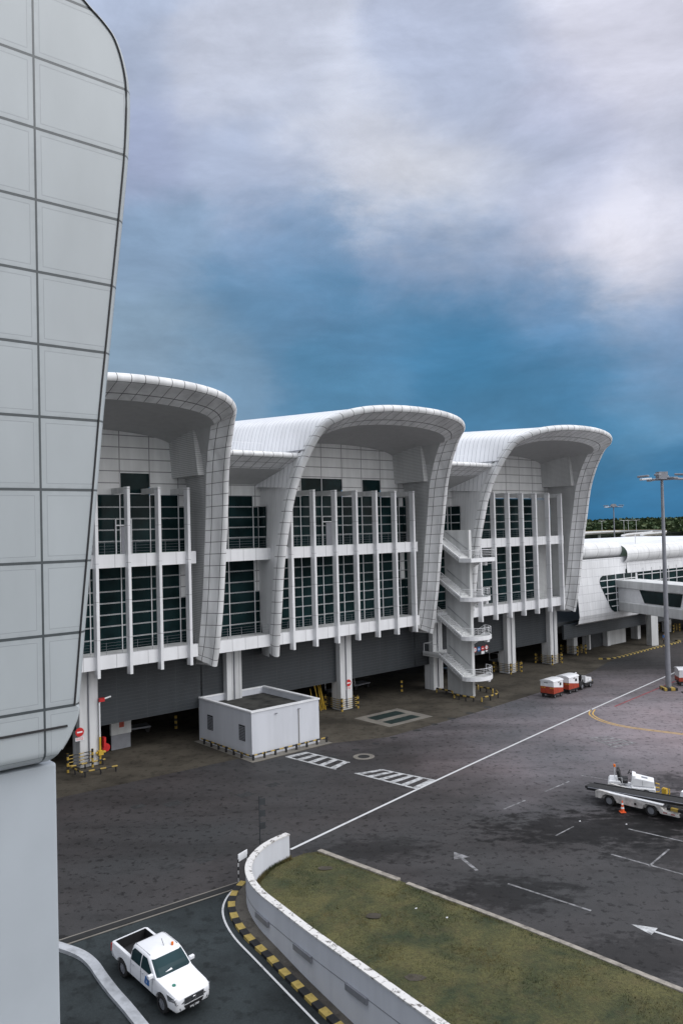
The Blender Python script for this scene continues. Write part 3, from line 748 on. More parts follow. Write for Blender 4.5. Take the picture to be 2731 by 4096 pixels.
# ================================================================== GRASS, KERBS, RETAINING WALL
KERB = catmull([(-1.8, 47.27), (-.06, 45.6), (1.27, 44.33), (3.0, 42.72), (4.45, 41.3), (5.6, 40.2), (7.2, 38.65), (8.86, 37.0), (10.6, 35.2), (13.26, 32.44), (20, 25.6), (31, 14.5)], 4)
gi = offset([p for p in WALL if p[1] > 3], .14)
gp = [(p[0], p[1]) for p in gi]+[(30, 6), (31, 14.5)]+[(p[0], p[1]) for p in KERB[::-1]]+[(-2.6, 47.0)]
L = [Vector((x, y, .02)) for x, y in gp]; tr = geometry.tessellate_polygon([L])
bm = bmesh.new(); vs_ = [bm.verts.new(p) for p in L]
for t in tr:
    try: bm.faces.new([vs_[i] for i in t])
    except ValueError: pass
bmesh.ops.recalc_face_normals(bm, faces=bm.faces)
for _ in range(4): bmesh.ops.subdivide_edges(bm, edges=[e for e in bm.edges if e.calc_length() > 1.2], cuts=1, use_grid_fill=False); bmesh.ops.triangulate(bm, faces=bm.faces)
from mathutils import noise as mn
for v in bm.verts:
    v.co.z = .03+.05*mn.noise(v.co*.6)+.02
me = bpy.data.meshes.new('grass'); bm.to_mesh(me); bm.free(); me.materials.append(MATS['grass'])
for p in me.polygons:
    p.use_smooth = True
    if p.normal.z < 0: p.flip()
go = bpy.data.objects.new('grass', me); COL.objects.link(go); go['kind'] = 'stuff'; go['label'] = 'worn green and brown grass behind the curved wall'
# tufts of blades, thick along the wall and the kerb, thinner across
mb = MB(); random.seed(3)
def tuft(x, y, h, n=5, sp=.09):
    for _ in range(n):
        a = random.random()*6.28; dx, dy = math.cos(a), math.sin(a); px, py = x+random.uniform(-sp, sp), y+random.uniform(-sp, sp); hh = h*random.uniform(.6, 1.3)
        mb.poly([(px-dy*.012, py+dx*.012, .03), (px+dy*.012, py-dx*.012, .03), (px+dx*hh*.4, py+dy*hh*.4, .03+hh)])
gp2 = offset([p for p in WALL if 36 < p[1] < 46.5], .2)
for i in range(len(gp2)-1):
    for k in range(22):
        t = random.random(); tuft(lerp(gp2[i][0], gp2[i+1][0], t)+random.uniform(0, .12), lerp(gp2[i][1], gp2[i+1][1], t), .22, 5)
for i in range(len(KERB)-6):
    for k in range(10):
        t = random.random(); tuft(lerp(KERB[i][0], KERB[i+1][0], t)-.22-random.random()*.1, lerp(KERB[i][1], KERB[i+1][1], t)-.2, .09, 4)
from mathutils.geometry import intersect_point_tri_2d
tv = [[Vector((L[i].x, L[i].y)) for i in t] for t in tr]
def inside(x, y): return any(intersect_point_tri_2d(Vector((x, y)), *t) for t in tv)
cnt = 0
while cnt < 9000:
    x = random.uniform(-5, 16); y = random.uniform(26, 47)
    if mn.noise(Vector((x*.5, y*.5, 0))) < random.uniform(-.5, .3): continue
    if inside(x, y): tuft(x, y, random.uniform(.05, .11), 3, .1); cnt += 1
m, nt, b = newmat('blades'); nt.links.new(mixc(nt, ramp(nt, noise(nt, .4, 5, coords(nt)), [(.38, 0.), (.62, 1.)]), (.028, .045, .014), (.12, .095, .03)), b.inputs['Base Color']); b.inputs['Roughness'].default_value = .8; MATS['blades'] = m
tf = mb.build('grass_tufts', 'blades', fixn=False); tf['kind'] = 'stuff'; tf['label'] = 'short grass blades standing in the lawn'
for x, y in ((-1.4, 44.8), (1.1, 39.2), (2.6, 33.8)):
    mb = MB(); mb.poly([(x+.42*math.cos(t)*random.uniform(.8, 1.2), y+.3*math.sin(t)*random.uniform(.8, 1.2), .085) for t in [k*6.283/9 for k in range(9)]]); mark('bare_patch', mb, 'concrete_slab')
mb = MB(); ribbon(mb, KERB[:12], .34, -.02, .15); ribbon(mb, KERB[12:], .28, -.02, .12)
plain('kerbstone', (.34, .31, .27), .85, var=.35, scale=2.5)
tag(mb.build('lawn_kerb', 'kerbstone', bevel=.02), 'crumbling pale kerb between the lawn and the apron', 'kerb')
rw = thing('retaining_wall', 'white and grey curved retaining wall between the lawn and the ramp', 'wall', (0, 0, 0))
mb = MB(); ribbon(mb, WALL, .28, -3.2, 4.6); mb.build('wall_face', 'render_white', rw, smooth=20)
mb = MB(); ribbon(mb, WALL, .36, 1.4, .07); mb.build('coping', 'coping', rw, smooth=20)
mb = MB(); ribbon(mb, offset([p for p in WALL if p[1] < 43], -.145), .012, .42, .035); mb.build('joint', 'metal_grey', rw)
for a, b_ in (((-4.32, 39.3), (-3.62, 38.2)), ((-2.25, 36.3), (-1.45, 35.05)), ((.0, 33.05), (.82, 31.9))):
    A_, B_ = Vector(a), Vector(b_); d = (B_-A_).normalized(); n_ = Vector((d.y, -d.x)); c_ = (A_+B_)/2+n_*-.0
    best = min(range(len(WALL)-1), key=lambda i: (Vector(WALL[i])-c_).length); wp = Vector(WALL[best]); dd_ = (Vector(WALL[best+1])-Vector(WALL[best-1])).normalized()
    nn_ = Vector((-dd_.y, dd_.x))*-1; ctr = wp+dd_*((c_-wp).dot(dd_))+nn_*.19
    mb = MB(); mb.obox((ctr.x, ctr.y, .36), (B_-A_).length, .12, .26, math.atan2(dd_.y, dd_.x)); mb.build('wall_vent', 'metal_grey', rw)
# striped kerb, pavement between kerb and wall, thin white edge line
KP = catmull([(-5.75, 43.3), (-6.05, 42.4), (-6.12, 41.35), (-5.95, 40.4), (-5.58, 39.45), (-5.05, 38.5), (-4.44, 37.65), (-3.8, 36.82), (-3.15, 35.88), (-2.5, 35.0), (-1.87, 34.12), (-1.2, 33.22), (2, 29), (6, 23.6), (13, 14)], 4)
mb = MB(); ribbon(mb, KP, .36, -.05, .19, rz_); tag(mb.build('striped_kerb', 'striped_kerb'), 'black and yellow striped kerb curving beside the grey wall', 'kerb')
mb = MB(); a = offset(KP, .17); w2 = [(p[0], p[1]) for p in WALL if p[1] < 43.0]
for i in range(len(a)-1):
    def nearw(p): return min(w2, key=lambda q: (q[0]-p[0])**2+(q[1]-p[1])**2)
    q0, q1 = nearw(a[i]), nearw(a[i+1])
    mb.quad((*a[i], rz_(*a[i])+.11), (*q0, rz_(*q0)+.11), (*q1, rz_(*q1)+.11), (*a[i+1], rz_(*a[i+1])+.11))
pv = mb.build('pavement', 'pavement', fixn=False); struct(pv)
for p in pv.data.polygons:
    if p.normal.z < 0: p.flip()
mb = MB(); ribbon(mb, catmull([(-5.95, 43.2), (-6.41, 42.03), (-6.5, 40.8), (-6.2, 39.6), (-5.54, 38.28), (-4.55, 36.88), (-3.22, 35.03), (-1.98, 33.31), (1.2, 28.9), (6, 22)], 4), .1, .006, 0, rz_); mark('edge_line', mb, 'paint_line')
mb = MB(); ribbon(mb, [(-60, -2), (-15.6, 33.2), (-12.9, 33.5), (-8, 27.5)], .12, -.1, 0.06, rz_); struct(mb.build('lane_kerb', 'pavement'))
# ================================================================== UTILITY HUT
hut = thing('utility_hut', 'white flat-roofed concrete utility hut with open parapet, standing below the first hall', 'hut', W(37.45, 0, 0), ROT)
mb = MB(); x1, y0, y1 = 7.2, -8.35, .15     # local: x along U, y = -n
hz = 3.9
mb.box(0, x1, y0, y0+.22, 0, hz-.12); mb.box(0, x1, y1-.22, y1, 0, hz-.12); mb.box(0, .22, y0+.22, y1-.22, 0, hz-.12); mb.box(x1-.22, x1, y0+.22, y1-.22, 0, hz-.12)
mb.build('walls', 'render_white', hut)
mb = MB()
mb.box(-.08, x1+.08, y0-.08, y0+.26, hz-.12, hz); mb.box(-.08, x1+.08, y1-.26, y1+.08, hz-.12, hz); mb.box(-.08, .26, y0+.26, y1-.26, hz-.12, hz); mb.box(x1-.26, x1+.08, y0+.26, y1-.26, hz-.12, hz)
mb.build('parapet_coping', 'white', hut)
plain('roof_mossy', (.055, .055, .05), .9, var=.6, scale=.9)
MB().box(.2, x1-.2, y0+.2, y1-.2, 3.05, 3.25).build('flat_roof', 'roof_mossy', hut)
for yv in (-6.9, -1.8):
    lv = MB(); 
    for k in range(9): lv.obox((-.03, yv, 1.35+.13*k), .06, .8, .07, 0, 0, 0, .5)
    fr_ = MB().box(-.03, .0, yv-.45, yv+.45, 1.25, 2.55).build('louvre_frame', 'dark', hut); lv.build('louvres', 'metal_grey', fr_)
mb = MB(); mb.tube([(4.9, y0-.06, 3.35), (4.9, y0-.06, 0)], .03, 5); mb.build('conduit', 'pale_concrete', hut); mb = MB(); mb.obox((4.95, y0-.08, 3.35), .22, .1, .06); mb.obox((2.5, y0-.08, 3.35), .2, .12, .07); mb.build('wall_lamp', 'metal_grey', hut)
bar = thing('striped_guard_rail', 'low black and yellow striped rail running round the foot of the white hut', 'guard rail', W(37.45, 0, 0), ROT)
mb = MB(); P_ = [(-.5, -1.0, .42), (-.5, -8.85, .42), (7.75, -8.85, .42)]
mb.tube(P_, .065, 6); mb.build('rail', 'striped', bar)
for k in range(8): MB().box(-.3+k*1.12, -.16+k*1.12, -8.92, -8.78, 0, .48).build('post', 'black', bar)
for k in range(6): MB().box(-.57, -.43, -7.6+k*1.2, -7.46+k*1.2, 0, .48).build('post', 'black', bar)
mb = MB(); snbox(mb, 36.8, 45.3, 0, 9.35, .008); struct(mb.build('hut_plinth_paving', 'pale_concrete'))
# ================================================================== LINK WING beyond the third hall
LK = thing('link_building', 'low white link building with a large rounded window band, right of the third hall', 'building', W(SC[2], 0, 0), ROT)
x0, x1 = 13.3, 75.0
def prof_sheet(mb, pr, xa, xb, step, uvo=0):
    n = max(1, int((xb-xa)/step)); v = 0; rows = []; uvs = []
    for i, (nn, z) in enumerate(pr):
        if i: v += math.dist(pr[i-1], (nn, z))
        rows.append([(lerp(xa, xb, k/n), -nn, z) for k in range(n+1)]); uvs.append([(lerp(xa, xb, k/n), v+uvo) for k in range(n+1)])
    mb.grid(rows, uvs)
def arc(c, r, a0, a1, n=8, sx=1.): return [(c[0]+r*sx*math.cos(R(a0+(a1-a0)*k/n)), c[1]+r*math.sin(R(a0+(a1-a0)*k/n))) for k in range(n+1)]
mb = MB(); prof_sheet(mb, [(1.2, 4.75), (1.75, 5.0), (2.0, 6.0), (1.6, 11.4), (1.5, 13.75)], x0, 29.5, 3)
prof_sheet(mb, [(1.75, 11.3), (1.6, 13.0)], 26.5, x1, 3)
mb.quad((29.5, -2.0, 5.0), (29.5, -1.5, 13.7), (29.5, 6, 13.7), (29.5, 6, 5.0))
mb.build('wall', 'linkpanel', LK)
mb = MB(); prof_sheet(mb, arc((.3, 14.85), 1.2, -75, 90, 10)+[(-1.5, 16.15)], x0, 25.6, 1.6, .6); mb.poly([(25.6, -n_, z) for n_, z in arc((.3, 14.85), 1.2, -75, 90, 10)+[(-1.5, 16.15), (-1.5, 13.6)]]); mb.build('rounded_eaves', 'linktube', LK, smooth=50)
mb = MB(); prof_sheet(mb, arc((1.0, 14.1), 1.35, -75, 90, 10)+[(-1.2, 15.75)], 25.61, x1, 1.6, .6); mb.build('rounded_eaves', 'linktube', LK, smooth=50)
mb = MB(); mb.quad((x0, 1.4, 16.15), (25.6, 1.4, 16.15), (25.6, 24, 15.9), (x0, 24, 15.9)); mb.quad((25.6, 1.2, 15.75), (x1, 1.2, 15.75), (x1, 24, 15.7), (25.6, 24, 15.7)); mb.quad((25.6, 1.2, 15.6), (25.6, 24, 15.6), (25.6, 24, 15.9), (25.6, 1.2, 16.15)); mb.build('roof', 'white', LK)
# big window with slanting left end
rows_z = [11.25, 10.35, 9.3, 8.2, 7.1, 5.95]
def nfw(z): return lerp(2.0, 1.6, (z-6)/5.4)+.03
win = [(19.3, 11.0), (19.9, 11.25), (29.0, 11.35), (27.95, 5.95), (22.2, 5.95), (21.4, 6.35), (19.15, 9.9), (19.0, 10.5)]
mb = MB(); mb.poly([(x, -nfw(z), z) for x, z in win]); wn_ = mb.build('window', 'glass', LK)
mb = MB()
def xl(z): 
    return 19.1 if z > 9.9 else lerp(22.2, 19.1, (z-5.95)/3.95)
for z in (10.55, 9.6, 8.65, 7.7, 6.8): mb.hexa([(xl(z), -nfw(z)-.08, z-.06), (lerp(27.95, 29.0, (z-5.95)/5.4), -nfw(z)-.08, z-.06), (28, -nfw(z), z-.06), (xl(z), -nfw(z), z-.06), (xl(z), -nfw(z)-.08, z+.06), (lerp(27.95, 29.0, (z-5.95)/5.4), -nfw(z)-.08, z+.06), (28, -nfw(z), z+.06), (xl(z), -nfw(z), z+.06)])
for x in (21.0, 23.3, 25.6, 27.7):
    zb = 5.95 if x > 22.2 else 7.0
    mb.hexa([(x-.05-.4, -nfw(zb)-.08, zb), (x+.05-.4, -nfw(zb)-.08, zb), (x+.05-.4, -nfw(zb), zb), (x-.05-.4, -nfw(zb), zb), (x-.05, -nfw(11.3)-.08, 11.3), (x+.05, -nfw(11.3)-.08, 11.3), (x+.05, -nfw(11.3), 11.3), (x-.05, -nfw(11.3), 11.3)])
mb.build('mullions', 'metal_white', wn_)
mb = MB(); mb.quad((29.5, -1.7, 7.3), (x1, -1.7, 7.3), (x1, -1.6, 11.9), (29.5, -1.6, 11.9)); mb.quad((26.2, -1.66, 11.36), (29.5, -1.66, 11.36), (29.5, -1.66, 11.95), (26.2, -1.66, 11.95)); w2_ = mb.build('window', 'glass', LK)
mb = MB()
for z in (10.9, 9.8, 8.6): mb.box(29.5, x1, -1.8, -1.7, z-.05, z+.05)
for k in range(16): mb.box(31+k*2.6, 31.1+k*2.6, -1.8, -1.7, 7.3, 11.85)
mb.build('mullions', 'metal_white', w2_)
mb = MB(); mb.box(11.1, x1, -.9, -.6, 3.05, 5.0); mb.box(29.4, x1, -2.2, 0, 5.0, 7.35); mb.build('lower_band', 'hang', LK)
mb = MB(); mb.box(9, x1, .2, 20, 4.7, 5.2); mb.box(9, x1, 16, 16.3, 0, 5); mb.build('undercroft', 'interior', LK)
for s_, nn in ((101.07, -1.89), (105.47, -2.5), (110.77, -2.37), (120.27, -2.69), (131.0, -3.0), (141, -3)):
    x = s_-SC[2]; w_ = .9 if s_ != 105.47 else .35
    MB().box(x-w_, x, -nn, -nn+1.2, 0, 4.8).build('column', 'columnp', LK)
MB().box(28.4, 33, 2.6, 2.8, 0, 4.8).build('infill_wall', 'concrete_white', LK)
MB().box(23.2, 28.1, 3.2, 3.4, 0, 4.8).build('glazed_door', 'interior', LK)
ph = MB(); ph.tube([(30.2, -1.1, 11.6), (30.2, -1.1, 16.9)], .07, 6); ph.tube([(30.8, -1.1, 11.6), (30.8, -1.1, 14.6)], .07, 6); ph.build('vent_pipes', 'metal_white', LK)
# side face closing the third hall's right leg against the link
# boarding gangway
gdir = Vector((.3, -.954, 0)).normalized(); GW = thing('boarding_gangway', 'white enclosed boarding gangway with a dark window, on a thick white column', 'gangway', (41.4, 117.5, 0), math.atan2(gdir.y, gdir.x))
mb = MB(); mb.box(.6, 34, -1.9, 1.9, 6.0, 7.35); mb.build('lower_band', 'concrete_white', GW, bevel=.08)
mb = MB(); mb.box(.6, 34, -1.72, 1.72, 7.36, 9.35); mb.build('body', 'white', GW)
mb = MB(); mb.box(.6, 34, -1.95, 1.95, 9.36, 10.5); mb.build('upper_band', 'concrete_white', GW, bevel=.08)
mb = MB(); 
for xx in (5.5, 18): 
    mb.prism([(xx, 9.3), (xx+8.5, 9.3), (xx+8.0, 7.55), (xx+1.0, 7.55)], -1.80, -1.70)
    mb.build('window', 'glass', GW, bevel=.02); mb = MB()
cl_ = MB(); 
ccl = Matrix.Rotation(-math.atan2(gdir.y, gdir.x), 4, 'Z') @ (Vector((47.4, 123.2, 0))-Vector((41.4, 117.5, 0)))
cl_.obox((ccl.x, ccl.y, 3.6), 1.0, 1.1, 7.2, -math.atan2(gdir.y, gdir.x)+.6)
mb = MB(); mb.box(2.6, 3.7, -.75, .75, 0, 6.0)
wp_ = W(115.2, 2.3); 
pc = Matrix.Rotation(-math.atan2(gdir.y, gdir.x), 4, 'Z') @ (wp_-Vector((41.4, 117.5, 0)))
MB().obox((pc.x, pc.y-.3, 3.0), 1.2, 1.2, 6.0, 0).build('column', 'concrete_white', GW)
mb = None
# island kerb, striped, at the link
mb = MB(); ribbon(mb, catmull([sn(98.6, 3.0), sn(99.4, 3.9), sn(101.5, 4.3), sn(106, 4.2), sn(112, 3.9), sn(120, 3.8), sn(121.4, 2.6)], 4), .4, 0, .16)
tag(mb.build('island_kerb', 'striped_kerb'), 'black and yellow striped kerb in front of the link building', 'kerb')

# ================================================================== OUTDOOR STAIRCASE
ST = thing('outdoor_staircase', 'white outdoor switchback staircase around a tall slab wall, between the second and third halls', 'staircase', W(68.3, 0, 0), ROT)
MB().box(0, .42, -6.1, -2.4, 0, 18.45).build('spine_wall', 'concrete_white', ST, bevel=.02)
LV = [2.11, 6.51, 10.75, 15.02]      # landings at the front end
wst = 1.75
for i, z in enumerate(LV):
    # landing wrapping round the end of the wall
    mb = MB(); pts = [(-wst, -5.2), (-wst, -6.4)]+[(lerp(-wst, wst+.4, .5)+(wst+.2)*math.cos(R(a)), -6.5-1.55*math.sin(R(a))) for a in range(180, 361, 20)][0:0]
    cx = .21; rr = wst+.21
    outl = [(cx-rr, -6.2)]+[(cx+rr*math.cos(R(a)), -6.3+(-1.65)*math.sin(R(a))) for a in range(180, -1, -15)]+[(cx+rr, -6.2)]
    if i == 3: outl = [(cx-rr, -6.2), (cx-rr+.2, -7.6), (cx+rr, -7.8), (cx+rr, -6.2)]
    mb.slab(outl, z, z+.16); mb.box(-wst, 0, -6.2, -6.0, z, z+.158); 
    mb.build('landing', 'concrete_white', ST)
    mb = MB(); ribbon_p = outl
    l_ = offset(outl, -.07)
    for a, b_ in zip(l_, l_[1:]):
        d = Vector(b_)-Vector(a); mb.obox(((a[0]+b_[0])/2, (a[1]+b_[1])/2, z+.13), d.length+.03, .12, .44, math.atan2(d.y, d.x))
    mb.obox((cx+rr-.5, -6.9, z-.3), .4, .4, .5)
    mb.build('parapet', 'white', ST)
    rl = MB()
    for h in (.68, .85, 1.02, 1.22): rl.tube([(x, y, z+h) for x, y in l_], .03 if h > 1.2 else .014, 5)
    for a in l_[::2]: rl.tube([(a[0], a[1], z+.5), (a[0], a[1], z+1.22)], .028, 4)
    rl.build('railing', 'metal_white', ST)
    # flights: up to the back on the left side, down from the back on the right side
    run = 3.45; rise = 2.15
    for sgn, xa, xb, dr in ((-1, -wst, 0, 1), (1, .42, .42+wst, -1)):
        if dr == -1 and i == 0: continue
        up_ = rise if dr == 1 else -rise
        if dr == 1 and i == 3: up_ = rise
        ya, yb = -6.2, -6.2+run
        mb = MB(); n = 12
        for k in range(n):
            yy = lerp(ya, yb, k/n); zz = z+.16+up_*(k+ (1 if dr == 1 else 0))/n
            mb.box(xa, xb, yy, yy+run/n, zz-.3, zz)
        xo = xa if sgn < 0 else xb; xs = (xo, xo+.14) if sgn < 0 else (xo-.14, xo)
        mb.build('flight', 'concrete_white', ST)
        mb = MB(); mb.hexa([(xs[0], ya, z-.1), (xs[1], ya, z-.1), (xs[1], yb, z+up_-.1), (xs[0], yb, z+up_-.1), (xs[0], ya, z+.42), (xs[1], ya, z+.42), (xs[1], yb, z+up_+.42), (xs[0], yb, z+up_+.42)]); mb.build('stringer', 'white', ST)
        rl = MB(); xm = sum(xs)/2
        for h in (.68, .85, 1.02, 1.22): rl.tube([(xm, ya, z+h), (xm, yb, z+up_+h)], .035 if h > 1.2 else .018, 5)
        for k in range(5): rl.tube([(xm, lerp(ya, yb, k/4), z+up_*k/4+.5), (xm, lerp(ya, yb, k/4), z+up_*k/4+1.22)], .028, 4)
        rl.build('railing', 'metal_white', ST)
        if sgn < 0: mb = MB(); mb.tube([(-.06, ya+.3, z+1.25), (-.06, yb, z+up_+1.1)], .03, 5); mb.build('handrail', 'metal_grey', ST)
    # rear landing
    zb = z+rise; mb = MB(); mb.box(-wst, .42+wst, -2.4, -.3, zb, zb+.16); mb.box(-wst, -wst+.14, -2.75, -.3, zb-.1, zb+.42); mb.box(-wst, 0, -2.75, -2.4, zb, zb+.158); mb.build('rear_landing', 'concrete_white', ST)
# rail at the back of the lowest flight
mb = MB(); mb.tube([(-wst+.1, -2.6, LV[0]+rise+1.3), (-wst+.1, -.4, LV[0]+rise+1.3), (.3, -.4, LV[0]+rise+1.3)], .03, 5); mb.tube([(-wst+.1, -.4, LV[0]+rise), (-wst+.1, -.4, LV[0]+rise+1.3)], .03, 5); mb.build('railing', 'metal_white', ST)
# bent striped rails around the stair foot
ring_pts = [[(10.32, 91.15), (11.25, 89.95), (11.87, 89.24)], [(11.85, 87.8), (12.27, 87.13), (12.9, 86.46), (13.68, 85.98)], [(14.49, 85.69), (15.55, 86.36), (16.62, 87.65), (16.73, 89.1)], [(16.46, 89.9), (15.9, 90.7), (15.3, 91.2)], [(15.2, 92.2), (14.4, 93.0), (13.8, 93.4)]]
names = ['left end', 'front left', 'front right', 'right side', 'rear']
for pts, nm in zip(ring_pts, names):
    c = Vector((*pts[0], 0)); t = thing('striped_hoop_rail', 'low black and yellow hoop rail at the foot of the outdoor staircase, '+nm, 'guard rail', c, 0, 'hoop rails around the staircase')
    q = [(x-c.x, y-c.y, .5) for x, y in pts]; mb = MB()
    path = [(q[0][0], q[0][1], .05), (q[0][0], q[0][1], .4)]+q+[(q[-1][0], q[-1][1], .4), (q[-1][0], q[-1][1], .05)]
    mb.tube(path, .09, 6); mb.build('rail', 'striped', t)
    for p in q[1:-1]:
        mb = MB(); mb.tube([(p[0], p[1], 0), (p[0], p[1], .5)], .08, 6); mb.build('post', 'black', t)
# ================================================================== COLUMN GUARDS
def guard(s, n, label, wide=2.2, deep=2.7, behind=1.8):
    t = thing('column_guard', label, 'column guard', W(s, n, 0), ROT, 'striped guards around the terminal columns')
    for x, y in ((-wide/2, 0), (wide/2, 0), (-wide/2, deep), (wide/2, deep)):
        mb = MB(); mb.tube([(x, y, 0), (x, y, 1.35)], .11, 8); mb.build('post', 'striped_post', t)
    for k in range(5):
        z = .3+.22*k; mb = MB()
        mb.tube([(-wide/2, deep, z), (-wide/2, 0, z), (wide/2, 0, z), (wide/2, deep, z)], .035, 5); mb.build('rail', 'striped', t)
    return t
for s, n, l in ((54.75, .95, 'striped column guard around the white column with the red no-entry disc, right of the hut'), (82.85, .95, 'striped column guard around the piped column just right of the staircase'),
                (91.8, .95, 'striped column guard around the white column under the third hall\'s right leg'), (100.7, -1.0, 'striped column guard around the first short column under the link building'), (131.4, -2.3, 'striped column guard at the far end, seen right of the gangway column')):
    guard(s, n, l)
# first column: low bent rail and guard bars, no-entry sign, hydrant pipe
t = thing('column_guard', 'striped bars fixed across the near left column below its no-entry disc', 'column guard', W(26.0, .95, 0), ROT, 'striped guards around the terminal columns')
for x in (-1.2, .85):
    mb = MB(); mb.tube([(x, 0, 0), (x, 0, 1.5)], .1, 8); mb.build('post', 'striped_post', t)
for k in range(4): mb = MB(); mb.tube([(-1.2, 0, .5+.27*k), (.75, 0, .5+.27*k)], .04, 5); mb.build('rail', 'striped', t)
t = thing('striped_hoop_rail', 'long low yellow and black rail standing in front of the near left column', 'guard rail', W(25.0, 1.0, 0), ROT)
mb = MB(); mb.tube([(0, 0, .45), (.0, -2.1, .45), (2.9, -2.5, .45)], .07, 6); mb.tube([(0, 0, .45), (2.9, .0, .45)], .07, 6); mb.build('rail', 'striped', t)
for x, y in ((0, -.9), (.3, -2.15), (1.5, -2.3), (2.7, -2.45), (2.7, 0), (1.2, 0)): mb = MB(); mb.tube([(x, y, 0), (x, y, .45)], .06, 6); mb.build('post', 'black', t)
h = thing('hydrant_pipe', 'yellow and white hydrant riser pipe fixed to the near left column', 'hydrant', W(27.6, .75, 0), ROT)
mb = MB(); mb.tube([(0, 0, .1), (0, 0, 2.3)], .09, 8); mb.tube([(-.35, 0, 1.0), (.45, 0, 1.0)], .1, 8); mb.obox((0, -.05, 1.0), .4, .35, .35); mb.build('valve', 'yellow', h)
mb = MB(); mb.tube([(0, 0, 2.3), (0, 0, 5.0), (.1, 0, 5.3), (1.0, 0, 5.45)], .07, 8); mb.build('riser', 'white', h)
mb = MB(); mb.obox((.2, 0, 5.3), .45, .25, .3); mb.build('head', 'red', h)
h = thing('fire_hose_cabinet', 'bright red fire hose reel on the side of the near left column', 'fire hose', W(28.3, -.2, 0), ROT)
mb = MB(); mb.obox((.15, .2, 1.5), .2, .4, .8); mb.tube([(.4, .3, .95), (.4, .5, .95)], .34, 14); mb.build('reel', 'red', h)
h = thing('wall_cabinet', 'pale cabinet with small dark panel standing under the first hall', 'cabinet', W(31.0, -2.5, 0), ROT)
mb = MB(); mb.box(-.95, .95, 0, .3, 1.3, 3.1); mb.build('box', 'concrete_white', h, bevel=.03); MB().box(-.2, .25, -.02, 0, 1.9, 2.5).build('panel', 'cartred', h); MB().box(-.9, .9, .1, .2, 0, 1.3).build('stand', 'metal_grey', h)
# ----- bollards and poles in the undercroft
for (s, n), l in (((65.02, -1.75), 'lone striped bollard under the middle hall'), ((74.0, -4.0), 'striped bollard in the dark under the staircase, left of its foot'), ((38.0, -5.5), 'striped bollard in the dark left of the white hut')):
    mb = MB(); mb.tube([(0, 0, 0), (0, 0, 1.25)], .14, 10); o = mb.build('bollard', 'striped_post', loc=W(s, n, 0)); tag(o, l, 'bollard', 'striped bollards under the terminal')
t = thing('barrier_poles', 'bundle of thin yellow barrier poles leaning in the gap right of the hut', 'poles', W(52.4, -1.3, 0), ROT)
random.seed(5)
for k in range(9):
    x = random.uniform(-1.2, .9); mb = MB(); mb.tube([(x, random.uniform(-.3, .4), 0), (x+random.uniform(-.6, .2), random.uniform(.2, .9), random.uniform(2.1, 3.1))], .035, 5); mb.build('pole', 'yellow', t)
# ----- dim baggage trolleys glimpsed inside the undercroft
def trolley(s, n, label):
    t = thing('baggage_trolley', label, 'trolley', W(s, n, 0), ROT+random.uniform(-.2, .2), 'baggage trolleys parked in the undercroft')
    MB().box(-1.3, 1.3, -.75, .75, .45, .6).build('deck', 'metal_grey', t)
    for x in (-1.0, 1.0):
        for y in (-.6, .6): mb = MB(); mb.tube([(x, y-.07, .22), (x, y+.07, .22)], .22, 10); mb.build('wheel', 'rubber', t)
    mb = MB(); mb.tube([(-1.25, -.7, .6), (-1.25, -.7, 1.6), (-1.25, .7, 1.6), (-1.25, .7, .6)], .04, 5); mb.build('end_frame', 'metal_white', t)
for s, n, l in ((34.5, -7, 'baggage trolley in the dark under the nearest hall'), (59.0, -6, 'left baggage trolley under the middle hall'), (63.0, -7, 'right baggage trolley under the middle hall'), (78.2, -5.5, 'baggage trolley just right of the staircase wall, in shadow'), (87.0, -5, 'baggage trolley under the third hall between two columns')): trolley(s, n, l)
# ================================================================== SIGNS
def disc(mb, c, r, y, n=28, mi=0):
    mb.poly([(c[0]+r*math.cos(k*2*math.pi/n), y, c[1]+r*math.sin(k*2*math.pi/n)) for k in range(n)], mi)
def plate(parent, c, r, y, mat, nm, th=.03):
    mb = MB(); mb.tube([(c[0], y, c[1]), (c[0], y+th, c[1])], r, 28); return mb.build(nm, mat, parent)
def noentry(loc, label, r=.3, sub=True, grp='no-entry discs'):
    t = thing('no_entry_sign', label, 'road sign', loc, ROT, grp)
    p = plate(t, (0, 0), r, -.03, 'red', 'disc'); MB().box(-r*.62, r*.62, -.045, -.031, -r*.16, r*.16).build('bar', 'white', p)
    if sub:
        s_ = MB().box(-r, r, -.02, .0, -r*1.95, -r*1.15).build('sub_plate', 'white', t)
        mb = MB()
        for k in range(3):
            x = -r*.85
            while x < r*.8:
                w_ = random.uniform(.04, .09); mb.box(x, min(x+w_, r*.85), -.028, -.021, -r*1.32-k*r*.22, -r*1.22-k*r*.22); x += w_+.025
        mb.build('lettering', 'red', s_)
    return t
noentry(W(25.95, .60, 2.95), 'red and white no-entry disc on the near left column', .36)
noentry(W(54.9, .60, 2.75), 'red and white no-entry disc on the column right of the hut', .36)
